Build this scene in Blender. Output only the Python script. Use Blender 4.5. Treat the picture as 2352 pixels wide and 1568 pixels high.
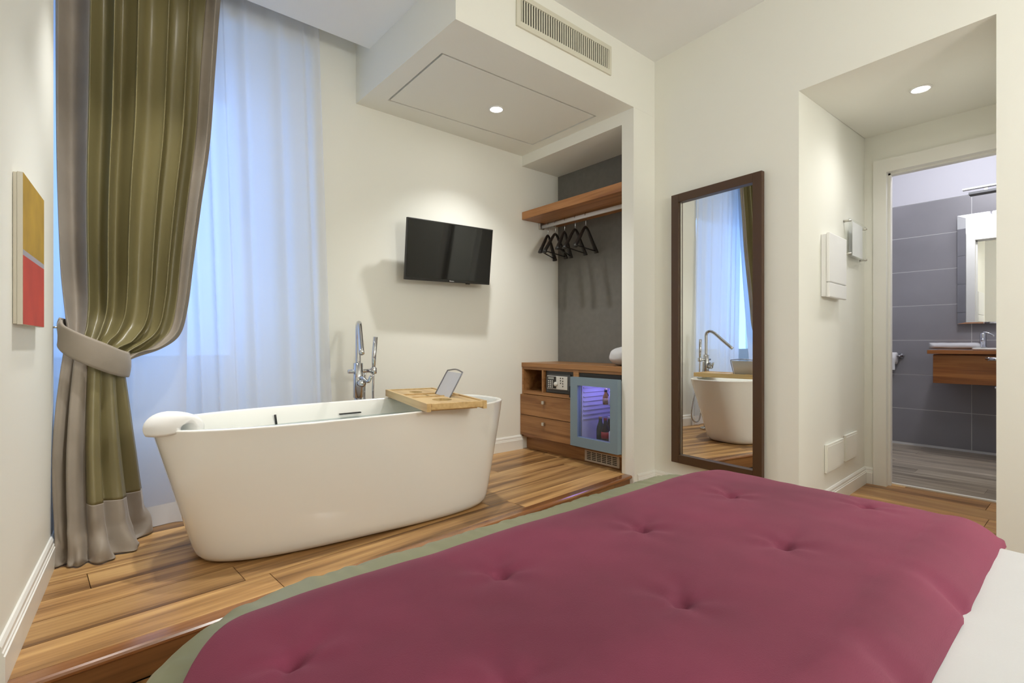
import bpy, bmesh, math, random
from mathutils import Vector, Matrix, noise

S = bpy.context.scene
for o in list(bpy.data.objects):
    bpy.data.objects.remove(o)
random.seed(7)

# ---------------------------------------------------------------- camera, world, exposure
cam_d = bpy.data.cameras.new('camera')
cam = bpy.data.objects.new('camera', cam_d)
S.collection.objects.link(cam)
cam.location = (0, 0, 0.93)
cam.rotation_euler = (math.radians(90), 0, math.radians(-39.8))
cam_d.sensor_width = 36.0
cam_d.lens = 36.0 * 1145 / 2352
cam_d.shift_y = 3.3 / 2352
cam_d.clip_start = 0.01
S.camera = cam

W = bpy.data.worlds.new('world'); S.world = W
W.use_nodes = True
bg = W.node_tree.nodes['Background']
bg.inputs[0].default_value = (0.30, 0.52, 1.0, 1)      # blue dusk sky outside the window
bg.inputs[1].default_value = 2.6

S.view_settings.view_transform = 'Standard'
S.view_settings.look = 'None'
S.view_settings.gamma = 1.0
S.view_settings.use_curve_mapping = False
S.view_settings.exposure = 0.22
S.cycles.max_bounces = 9
S.cycles.diffuse_bounces = 6
S.cycles.transparent_max_bounces = 16
S.cycles.sample_clamp_indirect = 6.0
S.cycles.caustics_reflective = False
S.cycles.caustics_refractive = False

P_SPOT, P_ALCOVE, P_ROOM, P_BATH, P_TUB = 64.0, 11.0, 42.0, 28.0, 78.0

# ---------------------------------------------------------------- materials
def new_mat(name):
    m = bpy.data.materials.new(name); m.use_nodes = True
    return m, m.node_tree, m.node_tree.nodes['Principled BSDF']

def simple(name, col, rough=0.5, metal=0.0, spec=0.5, bump=0, bscale=200, sheen=0, var=0, coat=0, stint=None, vscale=None):
    m, t, b = new_mat(name)
    b.inputs['Base Color'].default_value = (*col, 1)
    b.inputs['Roughness'].default_value = rough
    b.inputs['Metallic'].default_value = metal
    b.inputs['Specular IOR Level'].default_value = spec
    if coat: b.inputs['Coat Weight'].default_value = coat
    if sheen:
        b.inputs['Sheen Weight'].default_value = sheen
        b.inputs['Sheen Roughness'].default_value = 0.4
        if stint: b.inputs['Sheen Tint'].default_value = (*stint, 1)
    if bump or var:
        tc = t.nodes.new('ShaderNodeTexCoord')
        n = t.nodes.new('ShaderNodeTexNoise'); n.inputs['Scale'].default_value = bscale; n.inputs['Detail'].default_value = 4
        t.links.new(tc.outputs['Object'], n.inputs['Vector'])
        if bump:
            bp = t.nodes.new('ShaderNodeBump'); bp.inputs['Strength'].default_value = bump; bp.inputs['Distance'].default_value = 0.002
            t.links.new(n.outputs['Fac'], bp.inputs['Height']); t.links.new(bp.outputs['Normal'], b.inputs['Normal'])
        if var:
            n2 = t.nodes.new('ShaderNodeTexNoise'); n2.inputs['Scale'].default_value = vscale or bscale * 0.05; n2.inputs['Detail'].default_value = 5
            t.links.new(tc.outputs['Object'], n2.inputs['Vector'])
            r = t.nodes.new('ShaderNodeValToRGB')
            r.color_ramp.elements[0].position = 0.3; r.color_ramp.elements[1].position = 0.7
            r.color_ramp.elements[0].color = (*[c * (1 - var) for c in col], 1)
            r.color_ramp.elements[1].color = (*[min(1, c * (1 + var)) for c in col], 1)
            t.links.new(n2.outputs['Fac'], r.inputs['Fac']); t.links.new(r.outputs['Color'], b.inputs['Base Color'])
    return m

def wood(name, axis, cols, rough=0.35, coarse=1.0, rand=0.35, angle=0, coat=0.0):
    """cols: dark, mid, light; grain runs along axis 0/1/2 (object space), rotated by angle about z"""
    m, t, b = new_mat(name)
    N, L = t.nodes, t.links
    tc = N.new('ShaderNodeTexCoord'); oi = N.new('ShaderNodeObjectInfo')
    off = N.new('ShaderNodeVectorMath'); off.operation = 'ADD'
    mul = N.new('ShaderNodeMath'); mul.operation = 'MULTIPLY'; mul.inputs[1].default_value = 37.0
    L.new(oi.outputs['Random'], mul.inputs[0])
    L.new(tc.outputs['Object'], off.inputs[0]); L.new(mul.outputs[0], off.inputs[1])
    rot = N.new('ShaderNodeVectorRotate'); rot.rotation_type = 'Z_AXIS'; rot.inputs['Angle'].default_value = angle
    L.new(off.outputs[0], rot.inputs['Vector'])
    mp = N.new('ShaderNodeMapping')
    sc = [9.0 * coarse] * 3; sc[axis] = 0.55 * coarse
    mp.inputs['Scale'].default_value = sc
    L.new(rot.outputs[0], mp.inputs['Vector'])
    n1 = N.new('ShaderNodeTexNoise'); n1.inputs['Scale'].default_value = 1.0; n1.inputs['Detail'].default_value = 5; n1.inputs['Distortion'].default_value = 1.1
    L.new(mp.outputs[0], n1.inputs['Vector'])
    mp2 = N.new('ShaderNodeMapping'); sc2 = [70.0 * coarse] * 3; sc2[axis] = 2.2 * coarse
    mp2.inputs['Scale'].default_value = sc2
    L.new(rot.outputs[0], mp2.inputs['Vector'])
    n2 = N.new('ShaderNodeTexNoise'); n2.inputs['Scale'].default_value = 1.0; n2.inputs['Detail'].default_value = 3
    L.new(mp2.outputs[0], n2.inputs['Vector'])
    mx = N.new('ShaderNodeMix'); mx.data_type = 'FLOAT'; mx.inputs[0].default_value = 0.25
    L.new(n1.outputs['Fac'], mx.inputs[2]); L.new(n2.outputs['Fac'], mx.inputs[3])
    r = N.new('ShaderNodeValToRGB'); e = r.color_ramp.elements
    e[0].position = 0.38; e[0].color = (*cols[0], 1)
    e[1].position = 0.62; e[1].color = (*cols[2], 1)
    k = e.new(0.49); k.color = (*cols[1], 1)
    L.new(mx.outputs[0], r.inputs['Fac'])
    mr = N.new('ShaderNodeMapRange'); mr.inputs['To Min'].default_value = 1 - rand; mr.inputs['To Max'].default_value = 1 + rand * 0.45
    L.new(oi.outputs['Random'], mr.inputs['Value'])
    hs = N.new('ShaderNodeHueSaturation')
    L.new(mr.outputs[0], hs.inputs['Value']); L.new(r.outputs['Color'], hs.inputs['Color'])
    L.new(hs.outputs['Color'], b.inputs['Base Color'])
    b.inputs['Roughness'].default_value = rough
    if coat:
        b.inputs['Coat Weight'].default_value = coat; b.inputs['Coat Roughness'].default_value = 0.15
    bp = N.new('ShaderNodeBump'); bp.inputs['Strength'].default_value = 0.06; bp.inputs['Distance'].default_value = 0.002
    L.new(n2.outputs['Fac'], bp.inputs['Height']); L.new(bp.outputs['Normal'], b.inputs['Normal'])
    return m

def emit(name, col, strength):
    m, t, b = new_mat(name)
    b.inputs['Base Color'].default_value = (*col, 1)
    b.inputs['Emission Color'].default_value = (*col, 1)
    b.inputs['Emission Strength'].default_value = strength
    return m

def clear(name, tint, gloss=0.08, rough=0.0, trans=0.9, ior=None):
    """thin clear sheet: tinted transparency plus a weak mirror reflection"""
    m = bpy.data.materials.new(name); m.use_nodes = True
    t = m.node_tree; t.nodes.clear()
    out = t.nodes.new('ShaderNodeOutputMaterial')
    tr = t.nodes.new('ShaderNodeBsdfTransparent'); tr.inputs[0].default_value = (*tint, 1)
    df = t.nodes.new('ShaderNodeBsdfDiffuse'); df.inputs[0].default_value = (*tint, 1)
    gl = t.nodes.new('ShaderNodeBsdfGlossy'); gl.inputs['Roughness'].default_value = rough
    m1 = t.nodes.new('ShaderNodeMixShader'); m1.inputs[0].default_value = trans
    t.links.new(df.outputs[0], m1.inputs[1]); t.links.new(tr.outputs[0], m1.inputs[2])
    m2 = t.nodes.new('ShaderNodeMixShader'); m2.inputs[0].default_value = gloss
    if ior:
        fr = t.nodes.new('ShaderNodeFresnel'); fr.inputs[0].default_value = ior
        ad = t.nodes.new('ShaderNodeMath'); ad.operation = 'ADD'; ad.inputs[1].default_value = gloss; ad.use_clamp = True
        t.links.new(fr.outputs[0], ad.inputs[0]); t.links.new(ad.outputs[0], m2.inputs[0])
    t.links.new(m1.outputs[0], m2.inputs[1]); t.links.new(gl.outputs[0], m2.inputs[2])
    t.links.new(m2.outputs[0], out.inputs[0])
    return m

def sheer_mat():
    m = bpy.data.materials.new('sheer_voile'); m.use_nodes = True
    t = m.node_tree; t.nodes.clear()
    out = t.nodes.new('ShaderNodeOutputMaterial')
    df = t.nodes.new('ShaderNodeBsdfDiffuse'); df.inputs[0].default_value = (0.91, 0.93, 0.97, 1)
    tl = t.nodes.new('ShaderNodeBsdfTranslucent'); tl.inputs[0].default_value = (0.91, 0.93, 0.97, 1)
    tr = t.nodes.new('ShaderNodeBsdfTransparent')
    a = t.nodes.new('ShaderNodeMixShader'); a.inputs[0].default_value = 0.55
    t.links.new(df.outputs[0], a.inputs[1]); t.links.new(tl.outputs[0], a.inputs[2])
    b = t.nodes.new('ShaderNodeMixShader'); b.inputs[0].default_value = 0.07
    t.links.new(a.outputs[0], b.inputs[1]); t.links.new(tr.outputs[0], b.inputs[2])
    t.links.new(b.outputs[0], out.inputs[0])
    return m

def tile_mat(name, col, var=0.14):
    return simple(name, col, 0.42, bump=0.05, bscale=30, var=var)

M = {}
M['wall'] = simple('cream_plaster', (0.865, 0.865, 0.80), 0.85, bump=0.06, bscale=160)
M['ceil'] = simple('ceiling_paint', (0.86, 0.87, 0.86), 0.9)
M['void'] = simple('dark_gap', (0.015, 0.013, 0.01), 0.9)
M['trim'] = simple('white_satin_trim', (0.86, 0.855, 0.81), 0.35)
M['greywall'] = simple('grey_vinyl', (0.185, 0.18, 0.165), 0.8, bump=0.25, bscale=500, var=0.06)
STEP_A = math.radians(4.6)
OAK = [(0.16, 0.075, 0.025), (0.39, 0.21, 0.077), (0.61, 0.37, 0.148)]
M['plank'] = wood('oak_plank', 0, OAK, 0.36, 1.0, 0.17, angle=-STEP_A)
M['plank_y'] = wood('oak_plank_lengthwise', 1, [(0.20, 0.095, 0.03), (0.40, 0.20, 0.07), (0.55, 0.32, 0.12)], 0.38, 1.0, 0.3)
M['nosing'] = wood('stained_nosing', 0, [(0.16, 0.06, 0.02), (0.25, 0.10, 0.035), (0.31, 0.14, 0.05)], 0.2, 1.3, 0, angle=-STEP_A, coat=0.5)
M['riser'] = wood('stained_riser', 0, [(0.13, 0.055, 0.018), (0.23, 0.10, 0.034), (0.31, 0.145, 0.05)], 0.4, 1.0, 0.2, angle=-STEP_A)
WAL = [(0.20, 0.085, 0.027), (0.31, 0.145, 0.05), (0.40, 0.20, 0.075)]
M['cab'] = wood('walnut_veneer', 1, WAL, 0.4, 1.6, 0.06)
M['cabdark'] = wood('walnut_inside', 1, [tuple(c * 0.8 for c in x) for x in WAL], 0.5, 1.6, 0.0)
M['shelf'] = wood('walnut_shelf', 1, [(0.26, 0.10, 0.032), (0.38, 0.165, 0.055), (0.46, 0.215, 0.08)], 0.4, 1.4, 0)
M['bathwood'] = wood('teak_veneer', 1, [(0.22, 0.075, 0.02), (0.34, 0.125, 0.032), (0.44, 0.18, 0.05)], 0.35, 1.5, 0)
M['bathplank'] = wood('grey_oak_tile', 1, [(0.22, 0.18, 0.135), (0.41, 0.345, 0.26), (0.57, 0.50, 0.39)], 0.4, 1.1, 0.3)
M['bamboo'] = wood('bamboo', 0, [(0.48, 0.30, 0.115), (0.60, 0.40, 0.17), (0.68, 0.48, 0.22)], 0.4, 1.5, 0.06)
M['frame'] = simple('dark_brown_frame', (0.070, 0.033, 0.013), 0.42, bump=0.05, bscale=60)
M['mirror'] = simple('mirror_silver', (0.92, 0.93, 0.92), 0.012, metal=1.0)
M['ceramic'] = simple('white_gloss_acrylic', (0.86, 0.845, 0.80), 0.12, coat=0.4)
M['white'] = simple('white_plastic', (0.85, 0.85, 0.84), 0.4)
M['chrome'] = simple('polished_chrome', (0.62, 0.63, 0.65), 0.09, metal=1.0)
M['steel'] = simple('brushed_steel', (0.62, 0.60, 0.55), 0.33, metal=1.0)
M['black'] = simple('black_lacquer', (0.012, 0.011, 0.010), 0.35)
M['blackm'] = simple('matt_black', (0.016, 0.014, 0.012), 0.6)
M['screen'] = simple('black_glass', (0.008, 0.008, 0.007), 0.06, spec=0.6)
M['olive'] = simple('olive_satin', (0.195, 0.165, 0.072), 0.36, spec=0.55, bump=0.03, bscale=900)
M['beige'] = simple('beige_velvet', (0.29, 0.245, 0.195), 0.65, sheen=0.25, bump=0.1, bscale=120, var=0.12)
M['sheer'] = sheer_mat()
M['hem'] = simple('voile_hem', (0.80, 0.81, 0.83), 0.8)
M['plum'] = simple('plum_velvet', (0.185, 0.026, 0.062), 0.8, sheen=0.25, stint=(0.6, 0.25, 0.35), bump=0.35, bscale=700, var=0.22, vscale=3.2)
M['oliveflange'] = simple('sage_satin', (0.27, 0.275, 0.165), 0.42, bump=0.05, bscale=60)
M['linen'] = simple('white_linen', (0.60, 0.60, 0.615), 0.85, bump=0.2, bscale=300)
M['bedbase'] = simple('dark_bed_fabric', (0.08, 0.07, 0.06), 0.85)
M['tile'] = tile_mat('grey_porcelain', (0.27, 0.265, 0.285))
M['grout'] = simple('light_grout', (0.72, 0.72, 0.72), 0.9)
M['bathpaint'] = simple('bath_white_paint', (0.60, 0.60, 0.645), 0.85)
M['paper'] = simple('paper', (0.84, 0.84, 0.85), 0.8)
M['acrylic'] = clear('clear_acrylic', (0.98, 0.985, 0.98), 0.02, trans=0.96)
M['glass'] = clear('window_glass', (0.95, 0.97, 1.0), 0.02, trans=1.0)
M['fridgeglass'] = clear('cooler_glass', (0.80, 0.82, 0.86), 0.03, trans=0.98)
M['water'] = clear('bath_water', (0.78, 0.93, 0.93), 0.05, rough=0.02, trans=0.88, ior=1.33)
M['restpanel'] = simple('frosted_rest_panel', (0.60, 0.60, 0.62), 0.35)
M['wire'] = simple('grey_wire', (0.25, 0.25, 0.27), 0.3, metal=0.8)
M['fridge'] = simple('blue_grey_door', (0.19, 0.265, 0.32), 0.4)
M['fridgein'] = simple('cooler_liner', (0.62, 0.62, 0.66), 0.5)
M['safe'] = simple('anthracite_powder_coat', (0.075, 0.078, 0.082), 0.5, bump=0.1, bscale=300)
M['safepanel'] = simple('silver_panel', (0.62, 0.61, 0.57), 0.4)
M['lcd'] = simple('lcd_grey', (0.30, 0.31, 0.28), 0.3)
M['plate'] = simple('aluminium_grille', (0.50, 0.43, 0.35), 0.45)
M['yellow'] = simple('ochre_paint', (0.44, 0.27, 0.025), 0.7, bump=0.1, bscale=150, var=0.18)
M['red'] = simple('vermilion_paint', (0.50, 0.055, 0.03), 0.7, bump=0.1, bscale=150, var=0.14)
M['bandgrey'] = simple('lilac_grey_paint', (0.36, 0.34, 0.38), 0.7)
M['canvas'] = simple('primed_canvas_edge', (0.66, 0.62, 0.52), 0.85)
M['cola'] = simple('cola_glass', (0.02, 0.010, 0.006), 0.1)
M['green'] = simple('green_glass', (0.02, 0.05, 0.025), 0.1)
M['amber'] = simple('amber_glass', (0.35, 0.17, 0.04), 0.12)
M['redlabel'] = simple('red_label', (0.45, 0.02, 0.02), 0.5)
M['gold'] = simple('gold_label', (0.45, 0.32, 0.12), 0.4)
M['alum'] = simple('white_can', (0.75, 0.75, 0.76), 0.3)
M['slat'] = simple('vent_slat_cream', (0.70, 0.68, 0.57), 0.5)
M['lamp'] = emit('lamp_lens', (1.0, 0.96, 0.9), 60.0)
M['stepglow'] = emit('step_lamp_lens', (1.0, 0.93, 0.8), 25.0)
M['blueled'] = emit('violet_led', (0.30, 0.28, 1.0), 2.0)
M['opal'] = emit('opal_globe', (1.0, 0.93, 0.82), 5.0)  # glow shared by the added pendant and the added bathroom lamp

# ---------------------------------------------------------------- mesh helpers
COL = S.collection

def mesh_obj(name, bm, mat, parent=None, smooth=False, origin=(0, 0, 0), loc=None):
    """one mesh object; vertices are given in world space (or parent space when parent is rotated) about origin"""
    me = bpy.data.meshes.new(name)
    bmesh.ops.recalc_face_normals(bm, faces=bm.faces)
    if any(origin): bmesh.ops.translate(bm, verts=bm.verts, vec=-Vector(origin))
    bm.to_mesh(me); bm.free()
    if smooth:
        for p in me.polygons: p.use_smooth = True
    if isinstance(mat, (list, tuple)):
        for k in mat: me.materials.append(M[k])
    else: me.materials.append(M[mat])
    o = bpy.data.objects.new(name, me); COL.objects.link(o)
    o.location = origin if loc is None else loc
    if parent is not None:
        o.parent = parent
        o.location = Vector(o.location) - world_loc(parent)
    return o

def world_loc(o):
    v = Vector(o.location)
    while o.parent is not None:
        o = o.parent; v = v + Vector(o.location)
    return v

def tag(o, label=None, cat=None, group=None, kind=None):
    if label: o['label'] = label
    if cat: o['category'] = cat
    if group: o['group'] = group
    if kind: o['kind'] = kind
    return o

def thing(name, loc, label, cat, group=None, rz=0):
    e = bpy.data.objects.new(name, None); COL.objects.link(e)
    e.empty_display_size = 0.05
    e.location = loc; e.rotation_euler = (0, 0, rz)
    return tag(e, label, cat, group)

def bbox(bm, x0, x1, y0, y1, z0, z1, bev=0.0, seg=2, mtx=None):
    v = [bm.verts.new(p) for p in ((x0, y0, z0), (x1, y0, z0), (x1, y1, z0), (x0, y1, z0), (x0, y0, z1), (x1, y0, z1), (x1, y1, z1), (x0, y1, z1))]
    fs = [bm.faces.new([v[i] for i in f]) for f in ((0, 3, 2, 1), (4, 5, 6, 7), (0, 1, 5, 4), (1, 2, 6, 5), (2, 3, 7, 6), (3, 0, 4, 7))]
    if bev > 0:
        es = list({e for f in fs for e in f.edges})
        r = bmesh.ops.bevel(bm, geom=es, offset=bev, segments=seg, affect='EDGES', profile=0.5)
        vs = list({q for f in r['faces'] for q in f.verts} | {q for q in v if q.is_valid})
    else: vs = v
    if mtx is not None: bmesh.ops.transform(bm, matrix=mtx, verts=vs)
    return vs

def box(name, x, y, z, mat, parent=None, bev=0.0, smooth=False, origin=None):
    bm = bmesh.new(); bbox(bm, x[0], x[1], y[0], y[1], z[0], z[1], bev)
    og = origin or (0, 0, 0)
    return mesh_obj(name, bm, mat, parent, smooth, og)

def lbox(name, x, y, z, mat, parent, bev=0.0):
    """box in the parent's own (possibly rotated) space"""
    bm = bmesh.new(); bbox(bm, x[0], x[1], y[0], y[1], z[0], z[1], bev)
    return lobj(name, bm, mat, parent)

def lobj(name, bm, mat, parent, smooth=False):
    me = bpy.data.meshes.new(name)
    bmesh.ops.recalc_face_normals(bm, faces=bm.faces)
    bm.to_mesh(me); bm.free()
    if smooth:
        for p in me.polygons: p.use_smooth = True
    for k in (mat if isinstance(mat, (list, tuple)) else [mat]): me.materials.append(M[k])
    o = bpy.data.objects.new(name, me); COL.objects.link(o); o.parent = parent
    return o

def bprism(bm, poly, z0, z1):
    a = [bm.verts.new((p[0], p[1], z0)) for p in poly]; b = [bm.verts.new((p[0], p[1], z1)) for p in poly]
    n = len(poly)
    bm.faces.new(a[::-1]); bm.faces.new(b)
    for i in range(n): bm.faces.new((a[i], a[(i + 1) % n], b[(i + 1) % n], b[i]))

def prism(name, poly, z0, z1, mat, parent=None):
    bm = bmesh.new(); bprism(bm, poly, z0, z1)
    return mesh_obj(name, bm, mat, parent)

def btube(bm, pts, r, seg=12, cap=True, rfun=None):
    pts = [Vector(p) for p in pts]; rings = []
    up = Vector((0, 0, 1)); prev = None
    for i, p in enumerate(pts):
        d = (pts[min(i + 1, len(pts) - 1)] - pts[max(i - 1, 0)]).normalized()
        if prev is None:
            ref = up if abs(d.z) < 0.95 else Vector((1, 0, 0))
            a = d.cross(ref).normalized()
        else:
            a = (prev - d * prev.dot(d)).normalized()
        prev = a; b = d.cross(a)
        rr = rfun(i / (len(pts) - 1)) if rfun else r
        rings.append([bm.verts.new(p + (a * math.cos(t) + b * math.sin(t)) * rr) for t in [2 * math.pi * k / seg for k in range(seg)]])
    for q, w in zip(rings, rings[1:]):
        for k in range(seg): bm.faces.new((q[k], q[(k + 1) % seg], w[(k + 1) % seg], w[k]))
    if cap:
        bm.faces.new(rings[0][::-1]); bm.faces.new(rings[-1])

def tube(name, pts, r, mat, parent=None, seg=12, smooth=True, origin=None, rfun=None):
    bm = bmesh.new(); btube(bm, pts, r, seg, rfun=rfun)
    return mesh_obj(name, bm, mat, parent, smooth, origin or (0, 0, 0))

def blathe(bm, prof, c, seg=24, axis='z'):
    rings = []
    for r, h in prof:
        ring = []
        for k in range(seg):
            t = 2 * math.pi * k / seg
            a, b = r * math.cos(t), r * math.sin(t)
            p = {'z': (a, b, h), 'x': (h, a, b), 'y': (a, h, b)}[axis]
            ring.append(bm.verts.new(Vector(c) + Vector(p)))
        rings.append(ring)
    for q, w in zip(rings, rings[1:]):
        for k in range(seg): bm.faces.new((q[k], q[(k + 1) % seg], w[(k + 1) % seg], w[k]))
    if prof[0][0] > 1e-5: bm.faces.new(rings[0][::-1])
    if prof[-1][0] > 1e-5: bm.faces.new(rings[-1])
    bmesh.ops.remove_doubles(bm, verts=bm.verts, dist=1e-6)

def lathe(name, prof, c, mat, parent=None, seg=24, axis='z', smooth=True):
    bm = bmesh.new(); blathe(bm, prof, c, seg, axis)
    o = mesh_obj(name, bm, mat, parent, smooth)
    return o

def spline(pts, n):
    """Catmull-Rom through pts"""
    P = [Vector(p) for p in pts]; P = [2 * P[0] - P[1]] + P + [2 * P[-1] - P[-2]]
    out = []; m = len(P) - 3
    for i in range(n + 1):
        f = i / n * m; k = min(int(f), m - 1); t = f - k
        a, b, c, d = P[k:k + 4]
        out.append(0.5 * ((2 * b) + (c - a) * t + (2 * a - 5 * b + 4 * c - d) * t * t + (-a + 3 * b - 3 * c + d) * t ** 3))
    return out

def grid_obj(name, rows, mat, parent=None, close=False, thick=0, origin=(0, 0, 0)):
    bm = bmesh.new()
    V = [[bm.verts.new(p) for p in r] for r in rows]
    for a, b in zip(V, V[1:]):
        n = len(a)
        for k in range(n if close else n - 1): bm.faces.new((a[k], a[(k + 1) % n], b[(k + 1) % n], b[k]))
    o = mesh_obj(name, bm, mat, parent, True, origin)
    if thick:
        md = o.modifiers.new('thick', 'SOLIDIFY'); md.thickness = thick; md.offset = 0
    return o

def clip_poly(poly, region):
    """Sutherland-Hodgman: clip convex/any poly by a convex counter-clockwise region"""
    out = list(poly)
    for i in range(len(region)):
        a, b = region[i], region[(i + 1) % len(region)]
        inp, out = out, []
        if not inp: break
        ins = lambda p: (b[0] - a[0]) * (p[1] - a[1]) - (b[1] - a[1]) * (p[0] - a[0]) >= 0
        def inter(p, q):
            d1 = (b[0] - a[0]) * (p[1] - a[1]) - (b[1] - a[1]) * (p[0] - a[0])
            d2 = (b[0] - a[0]) * (q[1] - a[1]) - (b[1] - a[1]) * (q[0] - a[0])
            t = d1 / (d1 - d2); return (p[0] + (q[0] - p[0]) * t, p[1] + (q[1] - p[1]) * t)
        for j in range(len(inp)):
            p, q = inp[j - 1], inp[j]
            if ins(q):
                if not ins(p): out.append(inter(p, q))
                out.append(q)
            elif ins(p): out.append(inter(p, q))
    return out

def area(poly):
    return abs(sum(poly[i - 1][0] * poly[i][1] - poly[i][0] * poly[i - 1][1] for i in range(len(poly)))) / 2

def lay_planks(parent, region, angle, width, length, z0, z1, mat, base=(0, 0), gap=0.0012, seed=1, name='plank'):
    """boards clipped to a convex region, each an object of its own under parent"""
    rnd = random.Random(seed)
    ca, sa = math.cos(angle), math.sin(angle)
    to = lambda u, v: (base[0] + u * ca - v * sa, base[1] + u * sa + v * ca)
    us = [(x - base[0]) * ca + (y - base[1]) * sa for x, y in region]; vs = [-(x - base[0]) * sa + (y - base[1]) * ca for x, y in region]
    k0, k1 = math.floor(min(vs) / width), math.ceil(max(vs) / width)
    for k in range(k0, k1):
        u = min(us) - rnd.random() * length
        while u < max(us):
            ln = length * (0.85 + 0.3 * rnd.random())
            quad = [to(u + gap, k * width + gap), to(u + ln - gap, k * width + gap), to(u + ln - gap, (k + 1) * width - gap), to(u + gap, (k + 1) * width - gap)]
            u += ln
            p = clip_poly(quad, region)
            if len(p) >= 3 and area(p) > 2e-4: prism(name, p, z0, z1, mat, parent)

# ---------------------------------------------------------------- key dimensions (metres)
HP = 0.102                                   # platform height
YT = 2.962                                   # television / window wall
XN, XB = 2.568, 2.97                         # niche mouth and niche back
YS = 1.899                                   # front face of soffit and of the column
ZS, ZC, ZH = 2.397, 2.756, 2.318             # soffit underside, ceiling, niche head
xm = lambda y: 2.79 + 0.07 * (y - 1.9)      # mirror wall
xd = lambda y: 3.938 + 0.0 * y    # bathroom-door wall
xl = lambda y: -0.131 + 0.064 * (y - 2.545)  # left wall
YAF, YA, YA2, ZA = 1.008, 1.051, 0.2826, 2.204   # alcove: front edge, back corner, near edge, head height
ZAB = 2.300                                  # alcove ceiling at the door wall
ya = lambda x: YAF + 0.0355 * (x - 2.728)    # alcove side wall
YB = -1.45                                   # wall behind the bed head
step = lambda x: 1.690 + 0.0855 * x          # front edge line of the platform
YL = 2.60                                    # end of the left wall (window bay widens behind it)

# ---------------------------------------------------------------- setting: floor, platform
fl = prism('floor', [(-0.75, YB - 0.1), (4.03, YB - 0.1), (4.03, 1.06), (2.9, 1.06), (2.9, 3.4), (-0.75, 3.4)], -0.12, -0.012, 'void')
tag(fl, kind='structure')
main_region = [(xl(YB), YB), (xm(YB), YB), (xm(1.9), 1.9), (xl(1.9), step(0) - 0.0)]
main_region = [(xl(YB), YB), (xm(YB), YB), (xm(1.90), 1.90), (xl(1.69), 1.69)]
lay_planks(fl, main_region, math.radians(90), 0.19, 1.25, -0.012, 0.0, 'plank_y', seed=3)
lay_planks(fl, [(xm(YA2) + 0.002, YA2), (xd(YA2) + 0.09, YA2), (xd(YA) + 0.09, YA), (xm(YAF) + 0.002, YAF)], math.radians(90), 0.19, 1.25, -0.012, 0.0, 'plank_y', seed=5)

NW = 0.055                                   # nosing depth
off = lambda x, d: step(x) + d / math.cos(STEP_A)
pf = prism('floor_platform', [(xl(1.7), off(xl(1.7), 0.03)), (XN, off(XN, 0.03)), (2.60, off(2.6, 0.03)), (XB, 2.0), (XB, YT), (-0.6, YT), (-0.6, YL), (xl(YL), YL)], -0.005, HP - 0.012, 'void')
tag(pf, kind='structure')
reg = [(xl(1.75), off(xl(1.75), NW)), (XN, off(XN, NW)), (XN, YT), (-0.055, YT), (xl(YL), YL)]
lay_planks(pf, reg, STEP_A, 0.152, 1.30, HP - 0.012, HP, 'plank', base=(0, off(0, NW)), seed=11)
lay_planks(pf, [(-0.6, YL), (xl(YL), YL), (-0.055, YT), (-0.6, YT)], STEP_A, 0.152, 1.3, HP - 0.012, HP, 'plank', base=(0, off(0, NW)), seed=12)
lay_planks(pf, [(XN, 1.99), (XB, 1.99), (XB, YT), (XN, YT)], STEP_A, 0.152, 1.3, HP - 0.012, HP, 'plank', base=(0, off(0, NW)), seed=13)
# riser boards and nosing
xs = [xl(1.68), 0.235, 1.30, 2.40, 2.60]
for a, b in zip(xs, xs[1:]):
    prism('riser_board', [(a + 0.001, off(a, 0.018)), (b - 0.001, off(b, 0.018)), (b - 0.001, off(b, 0.032)), (a + 0.001, off(a, 0.032))], 0.001, HP - 0.022, 'riser', pf)
bm = bmesh.new()
prof = [(NW - 0.001, HP - 0.02), (0.006, HP - 0.02), (0.001, HP - 0.015), (0.0, HP - 0.008), (0.003, HP - 0.002), (0.010, HP + 0.0006), (NW - 0.001, HP + 0.0006)]
ra = [bm.verts.new((xl(1.68), off(xl(1.68), d), z)) for d, z in prof]
rb = [bm.verts.new((2.60, off(2.60, d), z)) for d, z in prof]
for i in range(len(prof)): bm.faces.new((ra[i], ra[(i + 1) % len(prof)], rb[(i + 1) % len(prof)], rb[i]))
bm.faces.new(ra); bm.faces.new(rb[::-1])
mesh_obj('nosing', bm, 'nosing', pf)

# ---------------------------------------------------------------- setting: walls and ceiling
def walls(name, polys, mat='wall'):
    bm = bmesh.new()
    for poly, z0, z1 in polys: bprism(bm, poly, z0, z1)
    return tag(mesh_obj(name, bm, mat), kind='structure')

walls('wall_left', [([(xl(YB), YB), (xl(YL), YL), (-0.60, YL), (-0.60, YB)], -0.1, 2.9)])
walls('wall_front', [([(-0.6, YB), (-0.6, YB - 0.1), (4.05, YB - 0.1), (4.05, YB)], -0.1, 2.9)])
WX0, WX1, WZ0, WZ1 = -0.52, 0.66, 0.42, 2.62    # window opening
walls('wall_back', [([(-0.75, YT), (WX0, YT), (WX0, 3.36), (-0.75, 3.36)], -0.1, 3.0),
                    ([(0.98, YT), (3.15, YT), (3.15, 3.36), (WX1, 3.36), (WX1, 3.26)], -0.1, 3.0),
                    ([(WX0, YT), (0.98, YT), (WX1, 3.26), (WX1, 3.36), (WX0, 3.36)], -0.1, WZ0),
                    ([(WX0, YT), (0.98, YT), (WX1, 3.26), (WX1, 3.36), (WX0, 3.36)], WZ1, 3.0)])
walls('wall_bay', [([(-0.75, YL), (-0.6, YL), (-0.6, YT), (-0.75, YT)], -0.1, 3.0)])
walls('wall_column', [([(XN, YS), (3.05, YS), (3.05, 1.99), (XN, 1.99)], -0.1, ZS - 0.0005)])
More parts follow.
